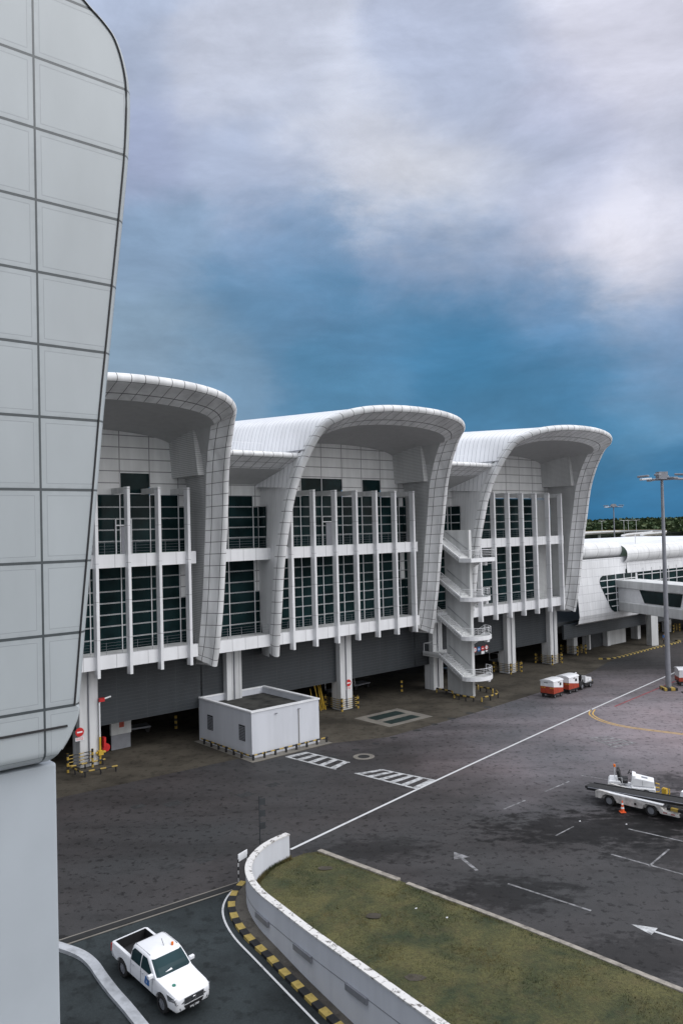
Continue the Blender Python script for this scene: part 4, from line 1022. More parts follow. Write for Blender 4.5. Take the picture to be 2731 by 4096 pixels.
def hang_sign(s, z, kind, label):
    t = thing('round_road_sign', label, 'road sign', W(s, -.1, z), ROT, 'round signs on the grey screen beside the staircase'); t.scale = (.72, .72, .72)
    if kind == 'num20' or kind == 'num15':
        p = plate(t, (0, 0), .42, -.03, 'red', 'disc'); plate(p, (0, 0), .31, -.045, 'white', 'face', .014)
        text('20' if kind == 'num20' else '15', .40, (0, -.052, 0), (R(90), 0, 0), 'black', p, 'lettering')
    if kind == 'blue':
        p = plate(t, (0, 0), .42, -.03, 'blue', 'disc'); mb = MB(); mb.box(-.26, .18, -.045, -.031, .0, .09); mb.box(-.26, .26, -.045, -.031, -.14, -.08); mb.build('arrow', 'white', p)
    if kind == 'no':
        p = plate(t, (0, 0), .42, -.03, 'red', 'disc'); MB().box(-.26, .26, -.045, -.031, -.07, .07).build('bar', 'white', p)
        MB().box(-.4, .4, -.03, 0, -.95, -.47).build('sub_plate', 'white', t)
    if kind == 'num15': MB().box(-.3, .3, -.03, 0, -.72, -.52).build('sub_plate', 'white', t)
s0 = 76.19
for i, (kind, l) in enumerate((('num20', 'white disc with red rim, leftmost of the four signs beside the staircase'), ('blue', 'blue disc with white marks, second of the four signs beside the staircase'), ('no', 'red no-entry disc with a white plate below, third of the four signs beside the staircase'), ('num15', 'white red-rimmed disc, rightmost and highest of the four signs beside the staircase'))):
    hang_sign(s0+.73*i, 3.64+(.05 if i == 3 else 0), kind, l)
# board and posts at the corner of the retaining wall
t = thing('sign_board', 'small white board on two legs at the bend of the retaining wall', 'sign', (-5.85, 43.9, 0), R(60))
mb = MB(); mb.obox((0, 0, 1.25), .8, .04, .4); mb.build('board', 'white', t)
for x in (-.4, .4): mb = MB(); mb.tube([(x, 0, 0), (x, 0, 1.2)], .035, 6); mb.build('leg', 'striped_white', t)
t = thing('road_sign_post', 'dark sign post with small plates behind the end of the retaining wall', 'sign', (-5.4, 48.6, 0), R(20))
mb = MB(); mb.tube([(0, 0, 0), (0, 0, 2.9)], .04, 6); mb.build('pole', 'interior', t)
for z, mt in ((2.55, 'interior'), (1.85, 'interior'), (1.1, 'interior')): MB().box(.0, .36, -.03, .0, z-.2, z+.2).build('plate', mt, t)
# ================================================================== FLOODLIGHT MASTS
def mast(loc, h, label, k=1.0, rz=0.):
    t = thing('floodlight_mast', label, 'floodlight mast', loc, rz, 'apron floodlight masts')
    mb = MB(); mb.tube([(0, 0, .3), (0, 0, h*.5), (0, 0, h)], [.31*k, .24*k, .15*k], 14); mb.build('pole', 'metal_grey', t, smooth=40)
    mb = MB(); mb.slab([(a*.75, b_*.75) for a, b_ in ((-1, -1), (1, -1), (1, 1), (-1, 1))], 0, .32); mb.build('base', 'striped', t, bevel=.03)
    hd = MB(); hd.tube([(1.35*math.cos(a), 1.35*math.sin(a), h-.1) for a in [i*math.pi/6 for i in range(12)]], .06, 5, closed=True)
    for a in range(4): hd.tube([(0, 0, h-.1), (1.35*math.cos(a*1.57), 1.35*math.sin(a*1.57), h-.1)], .06, 5)
    hd.obox((0, 0, h+.35), 1.0, 1.0, .8); hd.build('head_frame', 'metal_grey', t)
    for i in range(8):
        a = i*math.pi/4+.2; mb = MB(); c_ = Vector((2.0*math.cos(a), 2.0*math.sin(a), h+.1+(.25 if i % 2 else -.15)))
        mb.obox(c_, 1.25, .55, .22, a, 0, 0, .06); mb.build('floodlight', 'metal_white' if i == 4 else 'metal_grey', t, bevel=.06)
mast((36.12, 89.7, 0), 23.7, 'tall grey floodlight mast standing on the apron, nearest and biggest')
mast((72.3, 212, 0), 22.9, 'smaller distant floodlight mast rising beyond the link building roof', .8)
# ================================================================== BACKGROUND: elevated road, lamps, wood, far building
zz = 9.5
VP_ = catmull([(120, 440), (140, 510), (165, 590), (195, 660), (225, 712), (252, 738), (268, 730), (272, 700), (262, 660), (245, 620), (228, 590), (206, 555), (190, 520), (170, 470), (150, 400)], 4)
vd = thing('elevated_road', 'curving pale elevated road loop seen over the link building roof', 'viaduct')
mb = MB(); ribbon(mb, VP_, 11, zz-1.2, 1.2); mb.build('deck', 'pale_concrete', vd)
mb = MB(); ribbon(mb, offset(VP_, 5.4), .4, zz, 1.1); ribbon(mb, offset(VP_, -5.4), .4, zz, 1.1); mb.build('parapet', 'white', vd)
for i in range(2, len(VP_), 5): mb = MB(); mb.box(VP_[i][0]-1, VP_[i][0]+1, VP_[i][1]-1, VP_[i][1]+1, 0, zz-1.2); mb.build('pier', 'concrete_white', vd)
mb = MB(); q = [p for p in offset(VP_, 5.4) if p[1] > 640]; ribbon(mb, q, .5, zz+1.1, .5); mb.build('striped_edge', 'striped_kerb', vd)
LAMPS = [((196, 660), 'leftmost'), ((212, 600), 'second from left'), ((228, 700), 'third from left'), ((236, 640), 'fourth from left'), ((262, 730), 'fifth from left'), ((300, 690), 'rightmost')]
for (x, y), l in LAMPS:
    t = thing('street_lamp', 'twin-armed street lamp along the far elevated road, '+l, 'street lamp', (x, y, zz if l != 'rightmost' else 2), 0, 'street lamps along the elevated road')
    mb = MB(); mb.tube([(0, 0, 0), (0, 0, 10)], .16, 5); mb.build('pole', 'metal_white', t)
    mb = MB(); mb.tube([(-2.4, 0, 10.2), (0, 0, 10), (2.4, 0, 10.2)], .13, 5); mb.obox((-2.2, 0, 10.2), 1.6, .5, .25); mb.obox((2.2, 0, 10.2), 1.6, .5, .25); mb.build('lamp_head', 'metal_white', t)
# wood: clumps of leaf faces over a dark mass
mb = MB(); random.seed(11)
def clump(x, y, z, r, n):
    for _ in range(n):
        u = random.uniform(-.1, 1); a = random.random()*6.28; rr = math.sqrt(max(0, 1-u*u)); q = Vector((rr*math.cos(a), rr*math.sin(a), u*.8))*r*random.uniform(.8, 1.08)+Vector((x, y, z))
        s_ = r*random.uniform(.22, .42); t1 = Vector((random.uniform(-1, 1), random.uniform(-1, 1), random.uniform(-.6, .6))).normalized(); t2 = t1.cross(Vector((random.random(), random.random(), random.random()))).normalized()
        mb.poly([q+t1*s_, q+t2*s_, q-t1*s_*.9, q-t2*s_*.8])
def wood_h(x, y): return lerp(9.0, 17.0, min(1, max(0, (y-760)/260)))+2.2*mn.noise(Vector((x*.008, y*.008, 1)))
for _ in range(3600):
    y = 760+(random.random()**1.6)*640; x = random.uniform(.12, .95)*y
    r = random.uniform(4, 7.5)
    if any((x-p[0])**2+(y-p[1])**2 < 16**2 for p in VP_[::3]): continue
    clump(x, y, wood_h(x, y)-.3, r, 16)
lf = mb.build('distant_wood', 'leaf', fixn=False); lf['kind'] = 'stuff'; lf['label'] = 'dark green distant wood on the horizon beyond the link building'
mb = MB(); rows = []
for j in range(18): rows.append([(x_, 300+j*60, (wood_h(x_, 300+j*60)+1.0 if j > 1 else 0)) for x_ in [lerp(-100, 1400, i/40) for i in range(41)]])
rows = []
for j in range(18):
    y = 750+j*42; rows.append([(lerp(.08, 1.2, i/40)*y, y, wood_h(lerp(.08, 1.2, i/40)*y, y)-1.5 if j > 0 else -1) for i in range(41)])
plain('woodfloor', (.02, .035, .014), .95, var=.3, scale=.05)
mb.grid(rows); uw = mb.build('wood_underlayer', 'woodfloor', smooth=60); uw['kind'] = 'stuff'; uw['label'] = 'shaded mass of the distant wood'
fb = thing('far_terminal', 'tiny distant building with an arched white roof above the wood', 'building', (1310*.375, 1200, 0), R(-20))
mb = MB(); rows = []
for k in range(13):
    a = math.pi*k/12; rows.append([(-30*math.cos(a), y, 15.5+6.5*math.sin(a)) for y in (-12, 25)])
mb.grid(rows); mb.build('arched_roof', 'white', fb)
MB().box(-27, 27, -8, 20, 0, 17).build('glazed_wall', 'glass', fb)
MB().box(-120, -28, -10, 15, 14.2, 15.4).build('flat_roof', 'white', fb); MB().box(-115, -30, -6, 12, 0, 14.1).build('wall', 'metal_grey', fb)
# ================================================================== VEHICLES
def bake(o):
    """apply the modifiers of o into its mesh"""
    dg = bpy.context.evaluated_depsgraph_get(); dg.update(); me = bpy.data.meshes.new_from_object(o.evaluated_get(dg))
    o.modifiers.clear(); o.data = me; return o
def cut(o, cutters):
    for c in cutters:
        md = o.modifiers.new('cut', 'BOOLEAN'); md.object = c; md.operation = 'DIFFERENCE'; md.solver = 'EXACT'
    bake(o)
    for c in cutters: bpy.data.objects.remove(c)
def wheel(parent, x, y, r, w, side, rim='metal_grey'):
    mb = MB(); a = y-w/2; b_ = y+w/2
    prof = [(a, r*.62), (a, r*.9), (a+w*.15, r), (b_-w*.15, r), (b_, r*.9), (b_, r*.62)]
    n = 24; mb.grid([[(x+q*math.cos(t), yy, r+q*math.sin(t)) for t in [k*2*math.pi/n for k in range(n+1)]] for yy, q in prof])
    wh = mb.build('wheel', 'rubber', parent, smooth=40)
    mb = MB(); yo = b_-.04 if side > 0 else a+.04; yi = y
    mb.tube([(x, yi, r), (x, yo, r)], r*.63, 18); mb.tube([(x, yi, r), (x, yo+.03*side, r)], r*.2, 10)
    for k in range(6):
        t = k*math.pi/3; mb.obox((x+r*.4*math.cos(t), yo+.005*side, r+r*.4*math.sin(t)), r*.36, .02, r*.13, 0, 0, 0, -t)
    mb.build('rim', rim, wh, smooth=30); return wh
def loft(mb, secs):
    mb.grid(secs, closeu=True); mb.poly(secs[0][::-1]); mb.poly(secs[-1])
def pickup():
    T = thing('pickup_truck', 'white double-cab pickup truck driving down the ramp with an open dark load bed', 'pickup truck')
    mb = MB(); secs = []
    for x, w, zb, zt, cr_ in ((2.47, .62, .52, .82, .08), (2.44, .72, .42, .90, .08), (2.34, .80, .36, .97, .10), (2.1, .84, .36, 1.02, .12), (1.5, .85, .38, 1.07, .12), (1.0, .86, .38, 1.12, .10), (.0, .86, .38, 1.12, .07), (-1.0, .86, .38, 1.12, .05), (-2.3, .86, .46, 1.12, .05), (-2.42, .82, .5, 1.1, .06)):
        h = [(w*.9, zb), (w, zb+.1), (w*1.015, (zb+zt)/2+.02), (w*.995, zt-cr_*.9), (w-cr_*.45, zt-cr_*.2), (w-cr_*1.5, zt)]
        secs.append([(x, y, z) for y, z in h]+[(x, -y, z) for y, z in h[::-1]])
    loft(mb, secs); body = mb.build('body', 'carpaint', T, smooth=35)
    cs = []
    for x in (1.52, -1.5):
        m_ = MB(); m_.tube([(x, -1.2, .38), (x, 1.2, .38)], .44, 28); cs.append(m_.build('c', 'dark'))
    m_ = MB(); m_.box(-2.32, -1.02, -.72, .72, .66, 1.4); cs.append(m_.build('c', 'dark'))
    m_ = MB(); m_.box(2.2, 2.6, -.42, .42, .47, .58); cs.append(m_.build('c', 'dark'))
    cut(body, cs)
    MB().box(-2.31, -1.01, -.719, .719, .655, .69).build('load_bed', 'black', T)
    li = MB(); li.box(-2.318, -.99, -.719, -.70, .69, 1.115); li.box(-2.318, -.99, .70, .719, .69, 1.115); li.box(-2.318, -2.30, -.70, .70, .69, 1.115); li.box(-1.04, -1.022, -.70, .70, .69, 1.115); li.build('bed_liner', 'black', T)
    MB().box(-2.2, 2.2, -.68, .68, .30, .5).build('chassis', 'dark', T)
    for x in (1.52, -1.5):
        for s_ in (-1, 1): wheel(T, x, s_*.74, .36, .24, s_)
    # cab
    mb = MB(); secs = []
    for z, xf, xr, w in ((1.09, 1.16, -1.0, .85), (1.2, 1.02, -.98, .835), (1.38, .80, -.95, .80), (1.55, .58, -.91, .76), (1.64, .44, -.86, .72), (1.685, .22, -.72, .64)):
        c_ = .10; secs.append([(xf, w-c_*1.8, z), (xf-c_, w-c_*.25, z), (xf-c_*2.2, w, z), (xr+c_*1.3, w, z), (xr, w-c_, z), (xr, -w+c_, z), (xr+c_*1.3, -w, z), (xf-c_*2.2, -w, z), (xf-c_, -w+c_*.25, z), (xf, -w+c_*1.8, z)])
    loft(mb, secs); mb.build('cab', 'carpaint', T, smooth=40)
    # windscreen and side glass, seated just proud of the cab shell
    def shell(z, tab=((1.09, 1.16, -1.0, .85), (1.2, 1.02, -.98, .835), (1.38, .80, -.95, .80), (1.55, .58, -.91, .76), (1.64, .44, -.86, .72))):
        for a, b_ in zip(tab, tab[1:]):
            if a[0] <= z <= b_[0]: t = (z-a[0])/(b_[0]-a[0]); return [lerp(a[k], b_[k], t) for k in (1, 2, 3)]
    mb = MB(); rows = []
    for z in (1.14, 1.25, 1.35, 1.45, 1.55, 1.585):
        xf, xr, w = shell(z); rows.append([(xf+.006, y, z) for y in (-(w-.185), 0, w-.185)])
    for r in rows: r.insert(0, (r[0][0]-.075, r[0][1]-.115, r[0][2])); r.append((r[-1][0]-.075, r[-1][1]+.115, r[-1][2]))
    mb.grid(rows); ws = mb.build('windscreen', 'carglass', T)
    xf, xr, w = shell(1.2)
    mb = MB(); mb.quad((xf-.02+.02, -.42, 1.205), (xf+.012, -.05, 1.205), (xf-.10, -.08, 1.28), (xf-.11, -.40, 1.28)); mb.build('papers', 'white', ws)
    for s_ in (-1, 1):
        mb = MB()
        for xa, xb in ((-.80, -.10), (-.05, .80)):
            rows = []
            for z in (1.11, 1.25, 1.35, 1.45, 1.585):
                xf, xr, w = shell(z); a = max(xa, xr+.12+(.1 if z > 1.5 else 0)); b_ = min(xb, xf-.24)
                rows.append([(a, s_*(w+.006), z), ((a+b_)/2, s_*(w+.006), z), (b_, s_*(w+.006), z)])
            mb.grid(rows)
        mb.build('side_window', 'carglass', T)
        mb = MB(); mb.obox((.86, s_*.97, 1.2), .14, .22, .15); mb.obox((.82, s_*.86, 1.14), .05, .12, .05); mb.build('wing_mirror', 'carpaint', T, bevel=.035)
        for x in (.12, -.62): MB().obox((x, s_*.882, .98), .16, .03, .035).build('door_handle', 'chrome', T)
        for x in (.86, -.02, -.8): MB().obox((x, s_*.874, .78), .012, .012, .62).build('door_seam', 'metal_grey', T)
        mb = MB(); mb.hexa([(1.98, s_*.875, .74), (2.44, s_*.775, .70), (2.50, s_*.42, .70), (2.1, s_*.44, .8), (1.84, s_*.862, .95), (2.34, s_*.82, .93), (2.44, s_*.42, .91), (2.1, s_*.44, .93)]); mb.build('headlight', 'chrome', T, bevel=.01)
        mb = MB(); mb.tube([(2.36, s_*.6, .53), (2.46, s_*.58, .53)], .065, 12); mb.build('fog_lamp', 'chrome', T)
        mb = MB(); mb.box(-2.44, -2.38, s_*.80-.06, s_*.80+.06, .72, 1.04); mb.build('tail_light', 'red', T)
    mb = MB(); mb.box(2.36, 2.485, -.44, .44, .64, .87); gr = mb.build('grille', 'dark', T, bevel=.02)
    mb = MB()
    for z in (.67, .745, .82, .872): mb.box(2.47, 2.50, -.45, .45, z-.014, z+.014)
    mb.tube([(2.505+.0*math.cos(t), .085*math.cos(t), .76+.065*math.sin(t)) for t in [k*math.pi/8 for k in range(16)]], .014, 5, closed=True); mb.build('chrome_bars', 'chrome', gr)
    mb = MB(); mb.hexa([(2.3, -.5, .44), (2.47, -.36, .44), (2.47, .36, .44), (2.3, .5, .44), (2.3, -.58, .58), (2.50, -.44, .60), (2.50, .44, .60), (2.3, .58, .58)]); mb.build('lower_intake', 'black', T)
    pl = MB().box(2.50, 2.52, -.25, .25, .42, .54).build('number_plate', 'black', T)
    text('WLJ 3083', .105, (2.524, 0, .48), (R(90), 0, R(90)), 'white', pl)
    mb = MB(); mb.tube([(.26, .42, 1.64), (.26, .42, 1.78)], .055, 10); mb.build('beacon', 'beacon', T)
    mb = MB(); mb.tube([(.12, .12, 1.66), (-.08, .12, 1.9)], .012, 5); mb.build('aerial', 'black', T)
    mb = MB(); mb.tube([(1.75, -.45, 1.045), (1.75, -.45, 1.072)], .075, 16); mb.build('bonnet_sticker', 'green_decal', T)
    mb = MB(); mb.obox((.38, -.884, .82), .10, .012, .28, 0, 0, 0, .25); mb.obox((.56, -.884, .80), .14, .012, .24, 0, 0, 0, -.2); mb.obox((.47, -.884, .68), .3, .012, .06); mb.build('door_emblem', 'blue', T)
    mb = MB(); mb.box(-.78, .3, -.645, -.63, 1.668, 1.69); mb.box(-.78, .3, .63, .645, 1.668, 1.69); mb.build('roof_rail', 'metal_grey', T)
    return T
tr_ = pickup(); px, py = -8.33, 34.70
hd = Vector((.705, -.71, 0)); nrm = Vector((DN.x*.09, DN.y*.09, 1)).normalized()
xf = (hd-nrm*hd.dot(nrm)).normalized(); yf = nrm.cross(xf)
Mr = Matrix((xf, yf, nrm)).transposed(); tr_.rotation_euler = Mr.to_euler(); tr_.location = (px, py, rz_(px, py)+.01); tr_.scale = (1.045, 1.045, 1.045)

def cart(label, loc, rz, L=2.1, W_=1.75):
    T = thing('baggage_cart', label, 'baggage cart', loc, rz, 'red and white covered baggage carts')
    MB().box(-L/2, L/2, -W_/2, W_/2, .38, .5).build('chassis', 'dark', T)
    for x in (-L/2+.35, L/2-.35):
        for s_ in (-1, 1): wheel(T, x, s_*(W_/2-.12), .2, .14, s_)
    mb = MB(); mb.hexa([(-L/2, -W_/2, .5), (L/2, -W_/2, .5), (L/2, W_/2, .5), (-L/2, W_/2, .5), (-L/2, -W_/2, 1.22), (L/2, -W_/2, .92), (L/2, W_/2, .92), (-L/2, W_/2, 1.22)]); lo_ = mb.build('lower_panels', 'cartred', T, bevel=.015)
    mb = MB(); mb.hexa([(-L/2+.01, -W_/2+.01, 1.22), (L/2-.01, -W_/2+.01, .92), (L/2-.01, W_/2-.01, .92), (-L/2+.01, W_/2-.01, 1.22), (-L/2+.01, -W_/2+.01, 1.78), (L/2-.01, -W_/2+.01, 1.82), (L/2-.01, W_/2-.01, 1.82), (-L/2+.01, W_/2-.01, 1.78)]); mb.build('cover', 'white', T, bevel=.03)
    mb = MB(); rows = [[(x, W_/2*math.cos(t)*1.04, 1.78+.22*math.sin(t)) for t in [k*math.pi/8 for k in range(9)]] for x in (-L/2-.06, 0, L/2+.06)]
    mb.grid(rows); mb.poly(rows[0]); mb.poly(rows[-1]); mb.build('roof', 'metal_white', T, smooth=40)
    mb = MB()
    for y in (-.75, -.45, .3, .6): mb.obox((-L/2-.006, y, 1.1), .012, .2, .09, 0, 0, 0, 0)
    mb.build('chevrons', 'yellow', T)
    MB().box(L*.12, L*.3, -W_/2-.005, -W_/2+.02, 1.25, 1.55).build('window', 'dark', T)
    mb = MB(); mb.box(-.1, .25, -W_/2-.012, -W_/2, 1.6, 1.68); mb.box(-L/2-.012, -L/2, -.1, .35, 1.6, 1.66); mb.build('latch', 'black', T)
    mb = MB(); mb.tube([(L/2, 0, .42), (L/2+.75, 0, .40)], .04, 6); mb.build('drawbar', 'metal_grey', T)
    return T
cart('rearmost red and white covered cart of the train heading up the road', (22.55, 87.75, 0), R(45), 2.0, 1.65)
cart('second red and white covered cart, coupled right behind the tow tractor', (24.85, 89.8, 0), R(42), 2.0, 1.65)
cart('larger red and white covered cart standing behind the foot of the tall floodlight mast', (40.0, 92.2, 0), R(172), 3.6, 1.9)
# ---- person
def person(name, label, loc, rz, joints, shirt, trousers, helmet=None):
    """joints: hip, chest, neck, head, l/r shoulder-elbow-hand, l/r knee-foot"""
    T = thing(name, label, 'person', loc, rz)
    bm = bmesh.new(); J = joints; V = {k: bm.verts.new(v) for k, v in J.items()}
    E_ = [('hip', 'chest'), ('chest', 'neck'), ('neck', 'chin'), ('chest', 'ls'), ('ls', 'le'), ('le', 'lh'), ('lh', 'lp'), ('chest', 'rs'), ('rs', 're'), ('re', 'rh'), ('rh', 'rp'), ('hip', 'lhip'), ('lhip', 'lk'), ('lk', 'la'), ('la', 'lt'), ('hip', 'rhip'), ('rhip', 'rk'), ('rk', 'ra'), ('ra', 'rt')]
    for a, b_ in E_: bm.edges.new((V[a], V[b_]))
    for s_ in 'lr':                                     # fingers and thumb rooted in the palm
        p = Vector(J[s_+'p']); d = (p-Vector(J[s_+'h'])).normalized(); sd_ = d.cross(Vector((0, 1, .2))).normalized()
        for k, (o_, l_) in enumerate(((-.03, .07), (-.01, .085), (.01, .08), (.03, .065), (.045, .05))):
            v = bm.verts.new(p+sd_*o_+d*.02); v2 = bm.verts.new(p+sd_*o_*1.2+d*l_*.6); v3 = bm.verts.new(p+sd_*o_*1.2+d*l_+Vector((0, 0, -.01)))
            bm.edges.new((V[s_+'p'], v)); bm.edges.new((v, v2)); bm.edges.new((v2, v3))
    bm.verts.index_update(); me = bpy.data.meshes.new('body'); bm.verts.ensure_lookup_table(); names_ = {V[k].index: k for k in V}; bm.to_mesh(me); bm.free()
    o = bpy.data.objects.new('body', me); COL.objects.link(o); o.parent = T
    md = o.modifiers.new('skin', 'SKIN'); rad = dict(hip=.135, chest=.15, neck=.06, chin=.055, ls=.062, rs=.062, le=.045, re=.045, lh=.032, rh=.032, lp=.035, rp=.035, lhip=.095, rhip=.095, lk=.062, rk=.062, la=.042, ra=.042, lt=.04, rt=.04)
    for i, sv in enumerate(me.skin_vertices[0].data):
        r = rad.get(names_.get(i), .009); sv.radius = (r, r)
    me.skin_vertices[0].data[[i for i, n_ in names_.items() if n_ == 'hip'][0]].use_root = True
    o.modifiers.new('sub', 'SUBSURF').levels = 1; bake(o)
    for m_ in (shirt, trousers, 'skin', 'black'): o.data.materials.append(MATS[m_])
    hz_ = J['hip'][2]
    for p in o.data.polygons:
        c = p.center; p.use_smooth = True
        near = min(J, key=lambda k: (Vector(J[k])-c).length)
        p.material_index = 2 if near in ('lh', 'rh', 'lp', 'rp', 'neck', 'chin') else 3 if near in ('lt', 'rt', 'la', 'ra') else 1 if near in ('lhip', 'rhip', 'lk', 'rk', 'hip') else 0
    hc = Vector(J['head']); mb = MB(); rows = []
    for k in range(9):
        a = math.pi*k/8; rr = math.sin(a)*(.075 if k < 5 else .068); rows.append([(hc.x+(rr*1.15*math.cos(t)+(.012 if abs(t) < .4 and 3 < k < 6 else 0)), hc.y+rr*math.sin(t), hc.z+.115*math.cos(a)) for t in [(j*math.pi/6) for j in range(12)]])
    mb.grid(rows, closeu=True)
    for s_ in (-1, 1): mb.obox(hc+Vector((0, s_*.078, -.01)), .03, .018, .05)
    mb.obox(hc+Vector((.092, 0, -.02)), .03, .022, .035)
    hd_ = mb.build('head', 'skin', T, smooth=60)
    mb = MB()
    for s_ in (-1, 1): mb.obox(hc+Vector((.082, s_*.03, .012)), .01, .022, .012)
    mb.obox(hc+Vector((.08, 0, -.058)), .01, .045, .008); mb.build('face_features', 'black', hd_)
    mb = MB(); rows = []
    R_ = .10 if helmet else .085
    for k in range(5):
        a = math.pi/2*k/4; rr = math.sin(a)*R_*1.12; rows.append([(hc.x-.008+rr*math.cos(t)*1.12, hc.y+rr*math.sin(t), hc.z+.02+(.13 if helmet else .11)*math.cos(a)) for t in [(j*math.pi/6) for j in range(12)]])
    mb.grid(rows, closeu=True); 
    if helmet: mb.obox(hc+Vector((.12, 0, .025)), .07, .12, .015)
    mb.build('helmet' if helmet else 'hair', helmet or 'black', hd_, smooth=60)
    return T
STAND = dict(hip=(0, 0, .95), chest=(0, 0, 1.28), neck=(.01, 0, 1.47), chin=(.02, 0, 1.55), head=(.03, 0, 1.64), ls=(0, .19, 1.40), le=(-.02, .25, 1.12), lh=(.08, .26, .88), lp=(.1, .26, .80), rs=(0, -.19, 1.40), re=(-.02, -.25, 1.12), rh=(.10, -.26, .9), rp=(.13, -.26, .82), lhip=(0, .1, .90), lk=(.06, .11, .5), la=(.02, .12, .09), lt=(.16, .12, .04), rhip=(0, -.1, .90), rk=(-.02, -.11, .5), ra=(-.14, -.12, .09), rt=(0, -.12, .04))
gp_ = W(116.9, 3.0); person('person', 'person in blue shirt and dark trousers standing right of the thick gangway column', gp_, R(-60), STAND, 'blue', 'black')
# ---- tow tractor (open, seats at the back, bonnet in front)
def tug(label, loc, rz, name='tow_tractor', low='white', grp=None, beacon=True):
    T = thing(name, label, 'tow tractor', loc, rz, grp)
    L = 3.1; hw = .72
    mb = MB(); mb.prism([(-1.55, .42), (-1.55, .82), (-1.45, .95), (-.75, .98), (-.60, .62), (-.05, .55), (0, .62), (.6, .62), (1.5, .60), (1.55, .45), (1.5, .32), (1.25, .32), (1.1, .5), (.7, .5), (.55, .32), (-.35, .32), (-.5, .62), (-.7, .75), (-1.0, .75), (-1.2, .6), (-1.3, .42)], -hw, hw)
    mb.build('chassis', low, T, bevel=.02)
    mb = MB(); mb.hexa([(.02, -.6, .6), (1.5, -.55, .6), (1.5, .55, .6), (.02, .6, .6), (.12, -.58, 1.28), (1.46, -.5, 1.06), (1.46, .5, 1.06), (.12, .58, 1.28)]); bn = mb.build('bonnet', 'white', T, bevel=.04)
    mb = MB(); mb.hexa([(-.06, -.6, .6), (.12, -.6, .6), (.12, .6, .6), (-.06, .6, .6), (.05, -.56, 1.42), (.30, -.52, 1.36), (.30, .52, 1.36), (.05, .56, 1.42)]); mb.build('cowl', 'white', T, bevel=.03)
    mb = MB()
    for z in (.74, .84, .94): mb.box(1.48, 1.52, -.38, .38, z, z+.05)
    mb.build('grille', 'black', bn)
    mb = MB(); mb.box(.7, .72, -.56, .56, .66, 1.1); mb.box(.1, 1.45, -.60, -.585, .70, .73); mb.obox((.85, 0, 1.175), .4, .3, .012, 0, 0, 0, .16); mb.build('seam', 'metal_grey', bn)
    for x, r in ((-.95, .36), (.9, .29)):
        for s_ in (-1, 1): wheel(T, x, s_*.62, r, .22, s_)
    for y in (-.3, .3):
        mb = MB(); mb.obox((-.50, y, .92), .52, .5, .2); mb.obox((-.82, y, 1.28), .2, .5, .74, 0, 0, 0, -.2); mb.build('seat', 'black', T, bevel=.04)
    mb = MB(); mb.tube([(.05, .3, 1.25), (-.15, .3, 1.38)], .03, 6); c_ = Vector((-.16, .3, 1.39)); mb.tube([c_+Vector((.17*math.cos(t)*.5, .17*math.sin(t), .17*math.cos(t)*.85)) for t in [k*math.pi/7 for k in range(14)]], .02, 5, closed=True); mb.build('steering_wheel', 'black', T)
    mb = MB(); mb.tube([(-1.0, -.66, .95), (-1.0, -.66, 1.22), (-.62, -.66, 1.22), (-.60, -.66, .8)], .022, 6); mb.build('grab_rail', 'metal_white', T)
    if beacon:
        mb = MB(); mb.tube([(-1.1, .05, .95), (-1.1, .05, 1.75)], .03, 6); bp = mb.build('beacon_pole', 'metal_white', T); mb = MB(); mb.tube([(-1.1, .05, 1.75), (-1.1, .05, 1.93)], .08, 10); mb.build('beacon', 'beacon', bp)
    mb = MB(); mb.tube([(1.55, -.45, .38), (1.78, -.45, .42), (1.80, -.45, .66), (1.56, -.45, .72)], .035, 6); mb.tube([(1.55, .45, .38), (1.78, .45, .42), (1.80, .45, .66), (1.56, .45, .72)], .035, 6); mb.build('bumper_hoop', 'yellow', T)
    return T
tug('white open tow tractor with black seats and orange beacon, parked behind the belt loader', (19.75, 56.0, 0), math.atan2(-.34, .94), grp='open tow tractors')
tug('white tow tractor only partly in frame, at the right edge beyond the belt loader', (28.6, 60.8, 0), R(175), grp='open tow tractors')
tw = tug('white and black tow tractor with a helmeted driver, pulling the two covered carts', (27.0, 92.0, 0), R(44), low='black', grp='open tow tractors', beacon=False)
SIT = dict(hip=(-.55, .3, 1.0), chest=(-.62, .3, 1.32), neck=(-.6, .3, 1.5), chin=(-.58, .3, 1.58), head=(-.56, .3, 1.67), ls=(-.6, .49, 1.42), le=(-.42, .52, 1.22), lh=(-.22, .42, 1.36), lp=(-.17, .40, 1.38), rs=(-.6, .11, 1.42), re=(-.42, .08, 1.22), rh=(-.22, .2, 1.36), rp=(-.17, .22, 1.38), lhip=(-.5, .4, .98), lk=(-.12, .42, 1.0), la=(-.08, .42, .66), lt=(.0, .42, .64), rhip=(-.5, .2, .98), rk=(-.12, .2, 1.0), ra=(-.08, .2, .66), rt=(.0, .2, .64))
person('person', 'person in dark clothes and white helmet driving the tow tractor', (27.0, 92.0, 0), R(44), SIT, 'black', 'black', 'white')
# ---- belt loader
BL = thing('belt_loader', 'low white belt loader with a long black conveyor, parked behind the traffic cone', 'belt loader', (19.0, 53.25, 0), math.atan2(-.705, .709))
